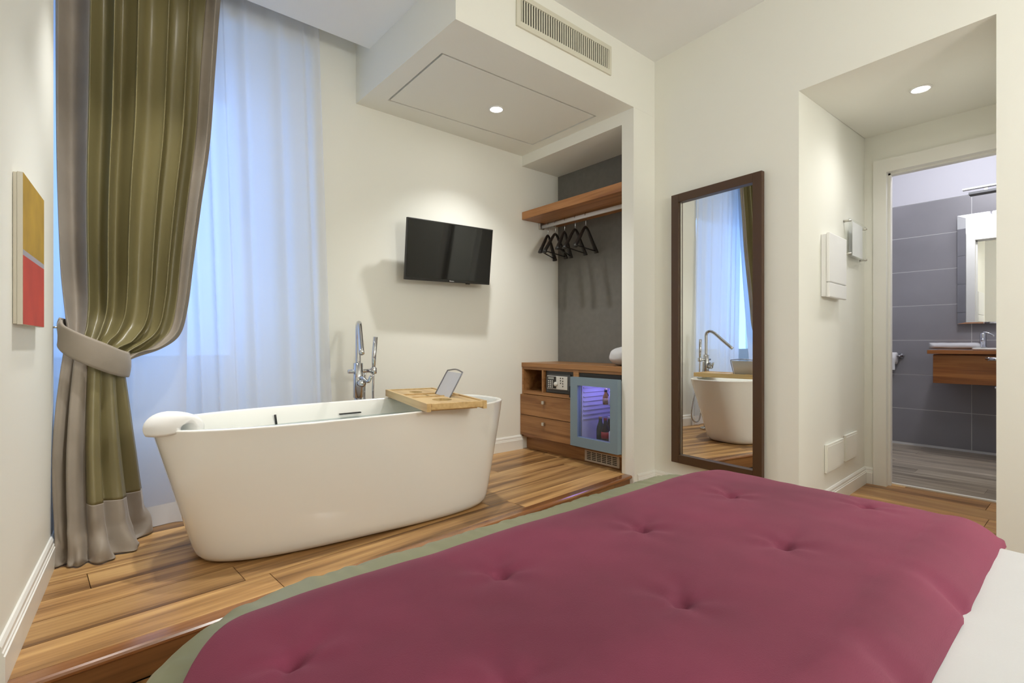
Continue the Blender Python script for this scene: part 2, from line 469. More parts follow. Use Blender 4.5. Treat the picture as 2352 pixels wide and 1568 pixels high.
walls('wall_niche', [([(XB, 1.99), (3.05, 1.99), (3.05, YT), (XB, YT)], -0.1, 2.4)], 'greywall')
walls('wall_right', [([(xm(1.9), 1.899), (xm(YAF), YAF), (xd(YA), YA), (xd(YA), 1.899)], -0.1, 2.9),
                     ([(xm(YA2), YA2), (xm(YB), YB), (4.05, YB), (xd(YA2) - 0.001, YA2)], -0.1, 2.9)])
bm = bmesh.new()                              # head of the alcove: ceiling rises slightly towards the door
hp_ = [(xm(YAF), YAF, ZA), (xm(YA2), YA2, ZA), (xd(YA2) + .1, YA2, ZAB), (xd(YA) + .1, YA, ZAB)]
lo = [bm.verts.new(p) for p in hp_]; hi = [bm.verts.new((p[0], p[1], 2.9)) for p in hp_]
bm.faces.new(lo); bm.faces.new(hi)
for i in range(4): bm.faces.new((lo[i], lo[(i + 1) % 4], hi[(i + 1) % 4], hi[i]))
tag(mesh_obj('wall_alcove_head', bm, 'wall'), kind='structure')
# soffit with an access-panel opening
so_o = [(1.25, YS), (3.05, YS), (3.05, YT), (1.222, YT)]
so_h = [(1.342, 2.165), (2.486, 2.128), (2.486, 2.745), (1.352, 2.800)]
bm = bmesh.new()
lo = [bm.verts.new((x, y, ZS)) for x, y in so_o]; li = [bm.verts.new((x, y, ZS)) for x, y in so_h]
ho = [bm.verts.new((x, y, 2.95)) for x, y in so_o]; hi = [bm.verts.new((x, y, ZS + 0.05)) for x, y in so_h]
for i in range(4):
    j = (i + 1) % 4
    bm.faces.new((lo[i], lo[j], li[j], li[i])); bm.faces.new((lo[i], ho[i], ho[j], lo[j])); bm.faces.new((li[i], li[j], hi[j], hi[i]))
bm.faces.new(ho)
sof = tag(mesh_obj('ceiling_soffit', bm, 'wall'), kind='structure')
prism('recess', [(x, y) for x, y in so_h], ZS + 0.0195, ZS + 0.05, 'void', sof)
cxy = (sum(p[0] for p in so_h) / 4, sum(p[1] for p in so_h) / 4)
g = 0.012
pan = [(x + (g if x < cxy[0] else -g), y + (g if y < cxy[1] else -g)) for x, y in so_h]
prism('access_panel', pan, ZS + 0.001, ZS + 0.018, 'wall', sof)
walls('wall_header', [([(XN, 1.99), (3.05, 1.99), (3.05, YT), (XN, YT)], ZH, ZS)])
walls('ceiling', [([(-0.6, YB), (4.05, YB), (xd(YA) + .1, YA), (xd(YA) + .1, 2.0), (-0.6, 2.0)], ZC, 2.95),
                  ([(-0.6, 2.0), (1.30, 2.0), (1.30, 2.775), (-0.6, 2.775)], 2.65, 2.95),
                  ([(-0.75, 2.775), (1.30, 2.775), (1.30, YT + 0.01), (-0.75, YT + 0.01)], 2.80, 2.95)], 'ceil')

# door wall between alcove and bathroom
DY1, DY0, DZ = 0.928, 0.165, 2.035
walls('wall_door', [([(xd(1.75), 1.75), (xd(DY1 + .02), DY1 + .02), (xd(DY1 + .02) + .1, DY1 + .02), (xd(1.75) + .1, 1.75)], -0.1, 2.7),
                    ([(xd(DY1 + .02), DY1 + .02), (xd(DY0 - .02), DY0 - .02), (xd(DY0 - .02) + .1, DY0 - .02), (xd(DY1 + .02) + .1, DY1 + .02)], DZ + .02, 2.7),
                    ([(xd(DY0 - .02), DY0 - .02), (xd(-.8), -.8), (xd(-.8) + .1, -.8), (xd(DY0 - .02) + .1, DY0 - .02)], -0.1, 2.7)])

def skew_box(bm, y0, y1, d0, d1, z0, z1):
    bprism(bm, [(xd(y0) + d0, y0), (xd(y0) + d1, y0), (xd(y1) + d1, y1), (xd(y1) + d0, y1)], z0, z1)

def casing(name, d0, d1):
    bm = bmesh.new()
    skew_box(bm, DY1, DY1 + 0.071, d0, d1, 0.0, DZ + 0.085)
    skew_box(bm, DY0 - 0.085, DY0, d0, d1, 0.0, DZ + 0.085)
    skew_box(bm, DY0, DY1, d0, d1, DZ, DZ + 0.085)
    return tag(mesh_obj(name, bm, 'trim'), kind='structure')
casing('trim_1', -0.016, -0.001)
casing('trim_2', 0.113, 0.128)
bm = bmesh.new()
skew_box(bm, DY1, DY1 + 0.019, 0.0, 0.112, 0.0, DZ + 0.019); skew_box(bm, DY0 - 0.019, DY0, 0.0, 0.112, 0.0, DZ + 0.019); skew_box(bm, DY0, DY1, 0.0, 0.112, DZ, DZ + 0.019)
skew_box(bm, DY1 - 0.012, DY1, 0.035, 0.06, 0.0, DZ); skew_box(bm, DY0, DY1, 0.035, 0.06, DZ - 0.012, DZ)
tag(mesh_obj('trim_3', bm, 'trim'), kind='structure')
bm = bmesh.new(); skew_box(bm, DY0, DY1, 0.088, 0.112, 0.0, 0.008)
tag(mesh_obj('trim_4', bm, 'trim'), kind='structure')

# skirting boards: moulded profile swept along the wall foot
def skirting(name, path, z, h=0.108, t=0.016):
    """path runs with the room on its left-hand side"""
    prof = [(0, 0), (t, 0), (t, h * 0.68), (t * 0.8, h * 0.70), (t * 0.8, h * 0.76), (t * 0.62, h * 0.79), (t * 0.62, h * 0.9), (t * 0.3, h * 0.985), (0, h)]
    bm = bmesh.new(); rings = []
    P = [Vector((*p, 0)) for p in path]
    for i, p in enumerate(P):
        def nrm(a, b): d = (b - a).normalized(); return Vector((-d.y, d.x, 0))
        if i == 0: n = nrm(P[0], P[1])
        elif i == len(P) - 1: n = nrm(P[-2], P[-1])
        else:
            a, b = nrm(P[i - 1], p), nrm(p, P[i + 1]); n = (a + b) / (1 + a.dot(b))
        rings.append([bm.verts.new((p.x + n.x * d, p.y + n.y * d, z + q)) for d, q in prof])
    for a, b in zip(rings, rings[1:]):
        for k in range(len(prof)): bm.faces.new((a[k], a[(k + 1) % len(prof)], b[(k + 1) % len(prof)], b[k]))
    bm.faces.new(rings[0]); bm.faces.new(rings[-1][::-1])
    return tag(mesh_obj(name, bm, 'trim'), kind='structure')
e = 0.0005
skirting('baseboard_left', [(xl(YL) + e, YL), (xl(1.70) + e, 1.70)], HP)
skirting('baseboard_front', [(xl(1.68) + e, 1.68), (xl(YB + .02) + e, YB + .02)], 0.0)
skirting('baseboard_back', [(XN - 0.002, YT - e), (0.95, YT - e)], HP)
skirting('baseboard_column', [(XN - e, 1.90 + 0.085), (XN - e, off(XN, 0.0) + 0.05 - 0.065)], HP)
skirting('baseboard_right', [(xm(YAF) - e, YAF + 0.01), (xm(YS) - e, YS - e), (XN + 0.035, YS - e)], 0.0)
skirting('baseboard_alcove', [(xd(YA) - e, DY1 + 0.073), (xd(YA) - e, YA - e), (xm(YAF) + 0.001, YAF - e)], 0.0)

# ---------------------------------------------------------------- window behind the curtains
wf = bmesh.new()
FY0, FY1 = 3.27, 3.33
gx0, gx1, gz0, gz1 = -0.42, 0.60, 0.86, 2.32
bbox(wf, WX0, gx0, FY0, FY1, WZ0, WZ1); bbox(wf, gx1, WX1, FY0, FY1, WZ0, WZ1)
bbox(wf, gx0, gx1, FY0, FY1, WZ0, gz0); bbox(wf, gx0, gx1, FY0, FY1, gz1, WZ1)
bbox(wf, 0.06, 0.12, FY0, FY1, gz0, gz1)
win = tag(mesh_obj('window_1', wf, 'trim'), kind='structure')
box('pane', (gx0, 0.06), (3.295, 3.30), (gz0, gz1), 'glass', win)
box('pane', (0.12, gx1), (3.295, 3.30), (gz0, gz1), 'glass', win)

# ---------------------------------------------------------------- bathroom beyond the door
BX, BY0, BY1, BZ = 5.70, -0.70, 1.75, 2.62
bfl = tag(box('floor_bathroom', (4.03, BX + .1), (BY0 - .1, BY1 + .1), (-0.1, -0.010), 'grout'), kind='structure')
lay_planks(bfl, [(xd(BY1) + .112, BY0), (BX, BY0), (BX, BY1), (xd(BY1) + .112, BY1)], math.radians(90), 0.15, 0.9, -0.010, 0.0, 'bathplank', base=(BX, 0), seed=21, gap=0.0008)
bw = walls('wall_bathroom', [([(BX + .0045, BY0), (BX + .1, BY0), (BX + .1, BY1), (BX + .0045, BY1)], -0.1, 2.19)], 'grout')
joints = [0.753 + 0.6 * k for k in range(-3, 3)]
rows = [-0.01, 0.018, 0.33, 0.642, 0.954, 1.266, 1.578, 1.890, 2.19]
for z0, z1 in zip(rows[1:], rows[2:]):
    for j0 in joints:
        a, b = max(j0, BY0), min(j0 + 0.6, BY1)
        if b - a > 0.02: box('tile', (BX + 0.003, BX + 0.012), (a + 0.0022, b - 0.0022), (z0 + 0.0022, z1 - 0.0022), 'tile', bw)
walls('wall_bathroom_upper', [([(BX, BY0), (BX + .1, BY0), (BX + .1, BY1), (BX, BY1)], 2.191, BZ)], 'bathpaint')
bl = walls('wall_bathroom_side', [([(4.03, BY1 + .012), (BX, BY1 + .012), (BX, BY1 + .1), (4.03, BY1 + .1)], -0.1, BZ),
                                  ([(4.10, BY0 - .1), (BX, BY0 - .1), (BX, BY0), (4.10, BY0)], -0.1, BZ)], 'bathpaint')
bi = walls('wall_bathroom_inner', [([(xd(BY1) + .1, BY1), (xd(1.01) + .1, 1.01), (xd(1.01) + .103, 1.01), (xd(BY1) + .103, BY1)], 0, 2.5)], 'grout')
for z0, z1 in zip(rows[1:], rows[2:]):
    for a, b in ((1.012, 1.37), (1.37, BY1)):
        prism('tile', [(xd(a) + .103, a + .0015), (xd(a) + .112, a + .0015), (xd(b) + .112, b - .0015), (xd(b) + .103, b - .0015)], z0 + .0015, z1 - .0015, 'tile', bi)
walls('ceiling_bathroom', [([(4.03, BY0), (BX, BY0), (BX, BY1), (4.03, BY1)], BZ, BZ + .1)], 'bathpaint')

# door leaf, swung into the bathroom
dl = thing('door_leaf', (xd(DY0) + 0.09, DY0 + 0.01, 0.0), 'white bathroom door swung open behind the right wall, only its handle showing', 'door', rz=math.radians(26.2))
lbox('panel', (0.0, 0.72), (-0.04, 0.0), (0.008, DZ - 0.008), 'trim', dl, 0.002)
bm = bmesh.new()
blathe(bm, [(0.026, 0.0), (0.026, 0.007), (0.022, 0.010), (0.011, 0.011), (0.011, 0.060), (0.013, 0.066), (0.0, 0.070)], (0.66, 0.0, 0.822), 20, 'y')
hd = lobj('handle', bm, 'chrome', dl, True)
bm = bmesh.new(); btube(bm, [(0.690, 0.062, 0.822), (0.62, 0.064, 0.822), (0.545, 0.062, 0.822)], 0.009, 10)
lobj('lever', bm, 'chrome', hd, True)
bm = bmesh.new(); blathe(bm, [(0.02, 0.0), (0.02, 0.007), (0.008, 0.01), (0.008, 0.03), (0.0, 0.031)], (0.66, 0.0, 0.63), 16, 'y')
lobj('turn_knob', bm, 'chrome', dl, True)

# vanity
vx0 = 5.22
va = thing('vanity_unit', (5.45, 0.4, 0.60), 'wall-hung brown wooden vanity below the bathroom mirror', 'vanity')
box('body', (vx0 + 0.03, BX - 0.001), (-0.35, 0.925), (0.605, 0.838), 'bathwood', va, 0.002)
box('drawer_front', (vx0 + 0.012, vx0 + 0.03), (-0.35, 0.925), (0.605, 0.832), 'bathwood', va, 0.002)
box('counter', (vx0 - 0.02, BX - 0.001), (-0.40, 0.957), (0.842, 0.872), 'bathwood', va, 0.002)
bm = bmesh.new()
def srect(cx, cy, a, b, n, z, seg=48):
    out = []
    for k in range(seg):
        t = 2 * math.pi * k / seg; c, s = math.cos(t), math.sin(t)
        out.append((cx + a * math.copysign(abs(c) ** (2 / n), c), cy + b * math.copysign(abs(s) ** (2 / n), s), z))
    return out
rings = [srect(5.43, 0.40, 0.19, 0.295, 6, 0.8725), srect(5.43, 0.40, 0.200, 0.305, 6, 0.878), srect(5.43, 0.40, 0.200, 0.305, 6, 0.888), srect(5.43, 0.40, 0.195, 0.30, 6, 0.891), srect(5.43, 0.40, 0.165, 0.27, 5, 0.890), srect(5.43, 0.40, 0.15, 0.25, 4, 0.88), srect(5.43, 0.40, 0.12, 0.2, 3, 0.876)]
V = [[bm.verts.new(p) for p in r] for r in rings]
for a, b in zip(V, V[1:]):
    for k in range(48): bm.faces.new((a[k], a[(k + 1) % 48], b[(k + 1) % 48], b[k]))
bm.faces.new(V[0][::-1]); bm.faces.new(V[-1])
tag(mesh_obj('wash_basin', bm, 'ceramic', None, True), 'white shallow wash basin set on the bathroom vanity', 'basin')
bf = thing('basin_faucet', (5.56, 0.665, 0.892), 'short chrome mixer tap on the bathroom basin', 'faucet')
lathe('body', [(0.026, 0.892), (0.026, 0.898), (0.021, 0.902), (0.021, 1.00), (0.018, 1.012), (0.0, 1.014)], (5.56, 0.665, 0), 'chrome', bf, 20)
tube('spout', [(5.55, 0.665, 0.965), (5.50, 0.66, 0.962), (5.43, 0.65, 0.95)], 0.012, 'chrome', bf)
tube('lever', spline([(5.56, 0.665, 1.016), (5.555, 0.635, 1.01), (5.548, 0.595, 0.985)], 8), 0.007, 'chrome', bf)
# rolled towel on the counter
bm = bmesh.new(); sp = []
for i in range(70):
    a = i / 69 * 5.2 * math.pi; r = 0.010 + 0.030 * i / 69
    sp.append((r * math.cos(a), r * 0.72 * math.sin(a)))
rows_ = []
for q in range(13):
    y = 0.955 - q / 12 * 0.30; k = 1 - 0.10 * (q / 12 - .5) ** 2
    rows_.append([(5.32 + 1.15 * u * k + 0.004 * math.sin(9 * y), y + 0.012 * math.cos(u * 60), 0.904 + v * k + 0.003 * noise.noise((u * 30, y * 20, v * 30))) for u, v in sp])
tw = grid_obj('rolled_towel', rows_, 'linen', None, thick=0.004)
tag(tw, 'rolled white hand towel on the bathroom counter', 'towel')
# bathroom mirror and lamp
bmr = thing('bathroom_mirror', (BX, 0.42, 1.09), 'frameless mirror with sloped edges on the grey bathroom tiles', 'mirror')
box('backing', (BX - 0.045, BX - 0.001), (0.01, 0.815), (1.105, 2.0), 'blackm', bmr)
bm = bmesh.new()
y0, y1, z0, z1, bv = 0.0, 0.838, 1.092, 2.015, 0.055
o_ = [(BX - 0.046, y0, z0), (BX - 0.046, y1, z0), (BX - 0.046, y1, z1), (BX - 0.046, y0, z1)]
i_ = [(BX - 0.052, y0 + bv, z0 + .012), (BX - 0.052, y1 - bv, z0 + .012), (BX - 0.052, y1 - bv, z1 - .03), (BX - 0.052, y0 + bv, z1 - .03)]
A = [bm.verts.new(p) for p in o_]; B = [bm.verts.new(p) for p in i_]
bm.faces.new(B)
for k in range(4): bm.faces.new((A[k], A[(k + 1) % 4], B[(k + 1) % 4], B[k]))
bm.faces.new(A[::-1])
mesh_obj('glass', bm, 'mirror', bmr)
ml = thing('mirror_lamp', (BX, 0.40, 2.08), 'slim horizontal bar lamp above the bathroom mirror', 'wall lamp')
box('wall_plate', (BX - 0.02, BX - 0.001), (0.30, 0.50), (2.14, 2.17), 'steel', ml)
box('top_bar', (5.22, 5.26), (0.05, 0.745), (2.125, 2.137), 'white', ml, 0.002)
box('arm', (5.26, BX - 0.02), (0.385, 0.415), (2.128, 2.150), 'steel', ml)
box('lower_bar', (5.20, 5.28), (0.05, 0.705), (2.078, 2.098), 'safe', ml, 0.003)
for yy in (0.2, 0.6): box('spacer', (5.235, 5.245), (yy, yy + 0.02), (2.098, 2.125), 'steel', ml)
# toilet paper
tp = thing('toilet_roll_holder', (BX, 1.27, 0.74), 'chrome holder with a white toilet roll beside the bathroom door frame', 'roll holder')
lathe('wall_rose', [(0.024, BX - 0.001), (0.024, BX - 0.012), (0.010, BX - 0.016), (0.010, BX - 0.075), (0.0, BX - 0.08)], (0, 1.235, 0.81), 'chrome', tp, 18, 'x')
tube('bar', [(BX - 0.075, 1.235, 0.81), (BX - 0.075, 1.40, 0.81)], 0.006, 'chrome', tp)
lathe('paper_roll', [(0.019, 1.25), (0.052, 1.25), (0.054, 1.253), (0.054, 1.35), (0.052, 1.353), (0.019, 1.353)], (BX - 0.075, 0, 0.79), 'paper', tp, 32, 'y')
box('paper_tail', (BX - 0.131, BX - 0.129), (1.252, 1.351), (0.685, 0.79), 'paper', tp)
L = bpy.data.lights.new('added_bathroom_light', 'POINT'); L.energy = P_BATH; L.color = (0.95, 0.95, 1.0); L.shadow_soft_size = 0.09
cd = thing('added_ceiling_lamp', (4.72, 0.62, BZ), 'round white ceiling lamp added out of view to light the bathroom', 'ceiling lamp')  # unseen lamp, added to brighten the bathroom
lathe('rim', [(0.12, BZ - 0.001), (0.125, BZ - 0.01), (0.12, BZ - 0.03), (0.105, BZ - 0.031)], (4.72, 0.62, 0), 'white', cd, 32)
lathe('diffuser', [(0.104, BZ - 0.012), (0.104, BZ - 0.03), (0.06, BZ - 0.045), (0.0, BZ - 0.05)], (4.72, 0.62, 0), 'opal', cd, 32)
lo_ = bpy.data.objects.new('added_bathroom_light', L); COL.objects.link(lo_); lo_.parent = cd; lo_.location = (0, 0, -0.17)

# ---------------------------------------------------------------- downlights
def downlight(loc, label, power, r=0.034, angle=150, col=(1.0, 0.93, 0.82), blend=0.5, size=0.03):
    x, y, z = loc
    d = thing('downlight', loc, label, 'downlight', 'recessed ceiling downlights')
    lathe('ring', [(r + 0.001, z - 0.0005), (r + 0.011, z - 0.0005), (r + 0.010, z - 0.004), (r + 0.002, z - 0.006), (r + 0.001, z - 0.002)], (x, y, 0), 'white', d, 32)
    lathe('lens', [(r, z - 0.0006), (r, z - 0.0028), (0.0, z - 0.0032)], (x, y, 0), 'lamp', d, 32)
    l = bpy.data.lights.new('downlight_beam', 'SPOT'); l.energy = power; l.color = col; l.spot_size = math.radians(angle); l.spot_blend = blend; l.shadow_soft_size = size
    lo = bpy.data.objects.new('downlight_beam', l); COL.objects.link(lo); lo.parent = d; lo.location = (0, 0, -0.012)
    return d
downlight((1.926, 2.465, ZS), 'bright recessed downlight in the access panel above the bathtub', P_SPOT, 0.036, 112, (1.0, 0.99, 0.965), 1.0)
downlight((0.34, 1.98, 2.65), 'recessed downlight in the ceiling over the left end of the tub, on its bed side', P_TUB, 0.036, 66, (1.0, 0.99, 0.965), 0.9)
downlight((0.16, 2.48, 2.65), 'recessed downlight in the ceiling over the left end of the tub, by the curtain', P_TUB * 0.7, 0.036, 66, (1.0, 0.99, 0.965), 0.9)
downlight((3.27, 0.627, ZA + (ZAB - ZA) * (3.27 - 2.70) / (xd(0) + .1 - 2.70) - 0.002), 'recessed downlight in the alcove ceiling before the bathroom', P_ALCOVE, 0.036, 150, (1.0, 0.99, 0.965), 0.9)

# opal pendant added behind the camera as soft light for the room
GX, GY, GZ = 1.35, -1.12, 1.98
gl = thing('added_pendant', (GX, GY, ZC), 'round opal pendant over the bed head, added unseen to light the room', 'pendant lamp')
lathe('ceiling_rose', [(0.06, ZC - 0.001), (0.06, ZC - 0.02), (0.01, ZC - 0.03)], (GX, GY, 0), 'steel', gl, 28)
tube('cord', [(GX, GY, ZC - 0.03), (GX, GY, GZ + 0.11)], 0.004, 'blackm', gl, 8)
lathe('globe', [(0.0, GZ + 0.12)] + [(0.12 * math.sin(math.pi * k / 14), GZ + 0.12 * math.cos(math.pi * k / 14)) for k in range(1, 14)] + [(0.0, GZ - 0.12)], (GX, GY, 0), 'opal', gl, 32)
l = bpy.data.lights.new('added_pendant_light', 'POINT'); l.energy = P_ROOM; l.color = (1.0, 0.99, 0.965); l.shadow_soft_size = 0.13
lo = bpy.data.objects.new('added_pendant_light', l); COL.objects.link(lo); lo.parent = gl; lo.location = (0, 0, GZ - ZC - 0.14 - 0.13)

# ---------------------------------------------------------------- bathtub
tb_c = Vector((0.945, 2.276)); tb_r = 0.02
TA, TBb, TN, TZ = 0.790, 0.315, 2.95, 0.625
def tub_ring(da, t, z, seg=128, n=None):
    a = 0.655 + (TA - 0.655) * t + da; b = 0.255 + (TBb - 0.255) * t + da
    n = n or (3.2 + (TN - 3.2) * t); out = []; tr = tb_r - 0.075 * (1 - t); oy = -0.014 * (1 - t)
    for k in range(seg):
        th = 2 * math.pi * k / seg; c, s = math.cos(th), math.sin(th)
        x = a * math.copysign(abs(c) ** (2 / n), c); y = b * math.copysign(abs(s) ** (2 / n), s)
        out.append((tb_c.x + x * math.cos(tr) - y * math.sin(tr), tb_c.y + oy + x * math.sin(tr) + y * math.cos(tr), z))
    return out
tub = thing('bathtub', (0.94, 2.285, HP), 'white freestanding oval bathtub on the wooden platform', 'bathtub')
rg = [tub_ring(-0.05, 0, HP + 0.002), tub_ring(-0.028, 0, HP + 0.003), tub_ring(-0.012, 0.0, HP + 0.010), tub_ring(-0.002, 0.02, HP + 0.026), tub_ring(0.002, 0.06, HP + 0.05)]
for k in range(1, 10):
    t = 0.06 + 0.94 * k / 10; rg.append(tub_ring(0.002, t, HP + 0.05 + (TZ - 0.012 - HP - 0.05) * k / 10))
rg += [tub_ring(0.001, 1, TZ - 0.010), tub_ring(0.003, 1, TZ - 0.005), tub_ring(0.001, 1, TZ - 0.001), tub_ring(-0.004, 1, TZ), tub_ring(-0.014, 1, TZ), tub_ring(-0.019, 1, TZ - 0.002), tub_ring(-0.022, 1, TZ - 0.008)]
for k in range(1, 9):
    t = k / 8; rg.append(tub_ring(-0.026 - 0.03 * t, 1 - 0.85 * t, TZ - 0.01 - (TZ - HP - 0.13) * t))
rg += [tub_ring(-0.09, 0.1, HP + 0.085), tub_ring(-0.16, 0.1, HP + 0.07), tub_ring(-0.2, 0.0, HP + 0.065)]
bm = bmesh.new(); V = [[bm.verts.new(p) for p in r] for r in rg]
for a, b in zip(V, V[1:]):
    for k in range(128): bm.faces.new((a[k], a[(k + 1) % 128], b[(k + 1) % 128], b[k]))
bm.faces.new(V[0][::-1]); bm.faces.new(V[-1])
mesh_obj('shell', bm, 'ceramic', tub, True)
# overflow slot and thin dark bar standing in for a reflection, far inner wall
def inner_y(x, z):
    t = 1 - 0.85 * max(0, min(1, (TZ - 0.01 - z) / (TZ - HP - 0.13)))
    a = 0.655 + (TA - 0.655) * t - 0.03; b = 0.255 + (TBb - 0.255) * t - 0.03; n = 3.2 + (TN - 3.2) * t
    return tb_c.y + b * (1 - min(0.999, abs((x - tb_c.x) / a)) ** n) ** (1 / n)
box('overflow_slot', (0.96, 1.075), (inner_y(1.0, .565) - 0.022, inner_y(1.0, .565) - 0.006), (0.5605, 0.5665), 'blackm', tub, 0.002)
tube('reflection_bar', [(0.655, inner_y(.655, .55) - 0.014, 0.545), (0.65, inner_y(.65, .57) - 0.014, 0.59)], 0.005, 'blackm', tub, 8)
wz = 0.545; t = 1 - 0.85 * (TZ - 0.01 - wz) / (TZ - HP - 0.13)
bm = bmesh.new(); r_ = tub_ring(-0.036, t, wz)
bm.faces.new([bm.verts.new(p) for p in r_])
wt = mesh_obj('bath_water', bm, 'water'); tag(wt, 'clear bath water filling the white tub', 'water', kind='stuff')

# bath pillow draped over the left rim
bp_ = thing('bath_pillow', (0.15, 2.16, TZ), 'white padded bath pillow over the left end of the bathtub', 'bath pillow')
rows_ = []
NVP, NA = 24, 20
for j in range(NVP + 1):
    v = -1 + 2 * j / NVP; k = max(0.02, (1 - abs(v) ** 2.8)) ** 0.5
    # rim position and its direction at this point of the end curve
    yy = 2.130 + 0.050 * v
    dy = min(0.999, abs(yy - tb_c.y) / (TBb - 0.011)); xr = tb_c.x - (TA - 0.011) * (1 - dy ** TN) ** (1 / TN)
    ring = []
    for q in range(NA + 1):                       # outer side, over the top, down the inside
        a_ = math.radians(206 - 232 * q / NA)
        r_o = 0.032 + 0.030 * k
        ring.append((xr + 0.006 + math.cos(a_) * r_o * 1.12, yy, TZ + 0.004 + math.sin(a_) * r_o * 0.95))
    for q in range(NA + 1):                       # back along the hollow that sits on the rim
        a_ = math.radians(-26 + 232 * q / NA)
        ring.append((xr + 0.006 + math.cos(a_) * 0.026, yy, TZ + 0.004 + math.sin(a_) * 0.019))
    rows_.append(ring)
bm = bmesh.new()
V = [[bm.verts.new(p) for p in r] for r in rows_]; n_ = len(rows_[0])
for a, b in zip(V, V[1:]):
    for k in range(n_): bm.faces.new((a[k], a[(k + 1) % n_], b[(k + 1) % n_], b[k]))
bm.faces.new(V[0]); bm.faces.new(V[-1][::-1])
mesh_obj('cushion', bm, 'white', bp_, True)

# ---------------------------------------------------------------- bamboo caddy
ca = thing('bath_caddy', (1.312, 2.222, TZ), 'bamboo bath caddy laid across the right end of the tub', 'caddy', rz=math.radians(77.8))
HL, HW, Z0, Z1 = 0.375, 0.142, 0.006, 0.042
for s in (-1, 1):
    bm = bmesh.new(); y_ = s * (HW - 0.009)
    # long rail, arched underside at the ends
    top = [(-HL, Z1), (HL, Z1)]; bot = [(HL, Z0), (HL - 0.05, Z0), (HL - 0.08, Z0 - 0.0), (-HL + 0.05, Z0), (-HL, Z0)]
    f1 = [bm.verts.new((x, y_ - 0.009, z)) for x, z in top + bot]; f2 = [bm.verts.new((x, y_ + 0.009, z)) for x, z in top + bot]
    bm.faces.new(f1); bm.faces.new(f2[::-1])
    for k in range(len(f1)): bm.faces.new((f1[k], f1[(k + 1) % len(f1)], f2[(k + 1) % len(f1)], f2[k]))
    lobj('rail', bm, 'bamboo', ca)
    lbox('end_bar', (s * HL - 0.009 - (0.009 if s > 0 else -0.009), s * HL + 0.009 - (0.009 if s > 0 else -0.009)), (-HW + 0.018, HW - 0.018), (Z0 + 0.008, Z1), 'bamboo', ca, 0.002)
    lbox('foot', (s * 0.295 - 0.015, s * 0.295 + 0.015), (-HW + 0.02, HW - 0.02), (0.001, Z0 + 0.006), 'bamboo', ca)
# top boards with cut-outs (near board with oval cup hole, far board with slot and round hole)
def board_with_hole(name, x0, x1, y0, y1, z0, z1, cx, cy, a, b, mat='bamboo', seg=32):
    bm = bmesh.new(); outer = []; inner = []
    for k in range(seg):
        th = 2 * math.pi * (k + 0.5) / seg; c, s = math.cos(th), math.sin(th)
        inner.append((cx + a * c, cy + b * s))
        q = min((x1 - cx) / c if c > 0 else (x0 - cx) / c if c < 0 else 9, (y1 - cy) / s if s > 0 else (y0 - cy) / s if s < 0 else 9)
        outer.append((cx + q * c, cy + q * s))
    # snap the nearest samples to the true corners
    for qx in (x0, x1):
        for qy in (y0, y1):
            i = min(range(seg), key=lambda i: (outer[i][0] - qx) ** 2 + (outer[i][1] - qy) ** 2); outer[i] = (qx, qy)
    T = [[bm.verts.new((*p, z)) for p in ring] for ring, z in ((outer, z1), (inner, z1), (inner, z0), (outer, z0))]
    for A, B in ((0, 1), (1, 2), (2, 3), (3, 0)):
        for k in range(seg): bm.faces.new((T[A][k], T[A][(k + 1) % seg], T[B][(k + 1) % seg], T[B][k]))
    return lobj(name, bm, mat, ca)
board_with_hole('near_board', -HL + 0.05, -0.075, -HW + 0.018, HW - 0.018, Z1 - 0.016, Z1 - 0.004, -0.21, 0.015, 0.055, 0.045)
board_with_hole('far_board', 0.10, HL - 0.03, -HW + 0.018, HW - 0.018, Z1 - 0.016, Z1 - 0.004, 0.20, 0.02, 0.045, 0.035)
lbox('slat', (-0.055, 0.075), (-HW + 0.018, -HW + 0.07), (Z1 - 0.018, Z1 - 0.006), 'bamboo', ca)
lbox('slat', (-0.055, 0.075), (-HW + 0.085, -HW + 0.145), (Z1 - 0.018, Z1 - 0.006), 'bamboo', ca)
lbox('slat', (-0.055, 0.075), (-HW + 0.16, HW - 0.018), (Z1 - 0.018, Z1 - 0.006), 'bamboo', ca)
lbox('cross_bar', (-0.073, -0.057), (-HW + 0.018, HW - 0.018), (Z1 - 0.02, Z1), 'bamboo', ca)
lbox('cross_bar', (0.077, 0.095), (-HW + 0.018, HW - 0.018), (Z1 - 0.02, Z1), 'bamboo', ca)
# book rest leaning to the right
def rest_pt(u, v): return (-0.045 + u, -0.045 - 0.070 * v, Z1 - 0.004 + 0.125 * v)
bm = bmesh.new()
q = [rest_pt(-0.10, 0), rest_pt(0.10, 0), rest_pt(0.10, 0.93), rest_pt(-0.10, 0.93)]
n_ = Vector((0, -0.87, -0.49)) * 0.003
f1 = [bm.verts.new(p) for p in q]; f2 = [bm.verts.new(Vector(p) + n_) for p in q]
bm.faces.new(f1); bm.faces.new(f2[::-1])
for k in range(4): bm.faces.new((f1[k], f1[(k + 1) % 4], f2[(k + 1) % 4], f2[k]))
br = lobj('book_rest', bm, 'restpanel', ca)
bm = bmesh.new()
btube(bm, spline([rest_pt(-0.108, 0), rest_pt(-0.108, 0.5), rest_pt(-0.106, 0.93), rest_pt(-0.09, 0.985), rest_pt(0, 1.05), rest_pt(0.09, 0.985), rest_pt(0.106, 0.93), rest_pt(0.108, 0.5), rest_pt(0.108, 0)], 40), 0.0035, 8)
lobj('wire_frame', bm, 'wire', br, True)

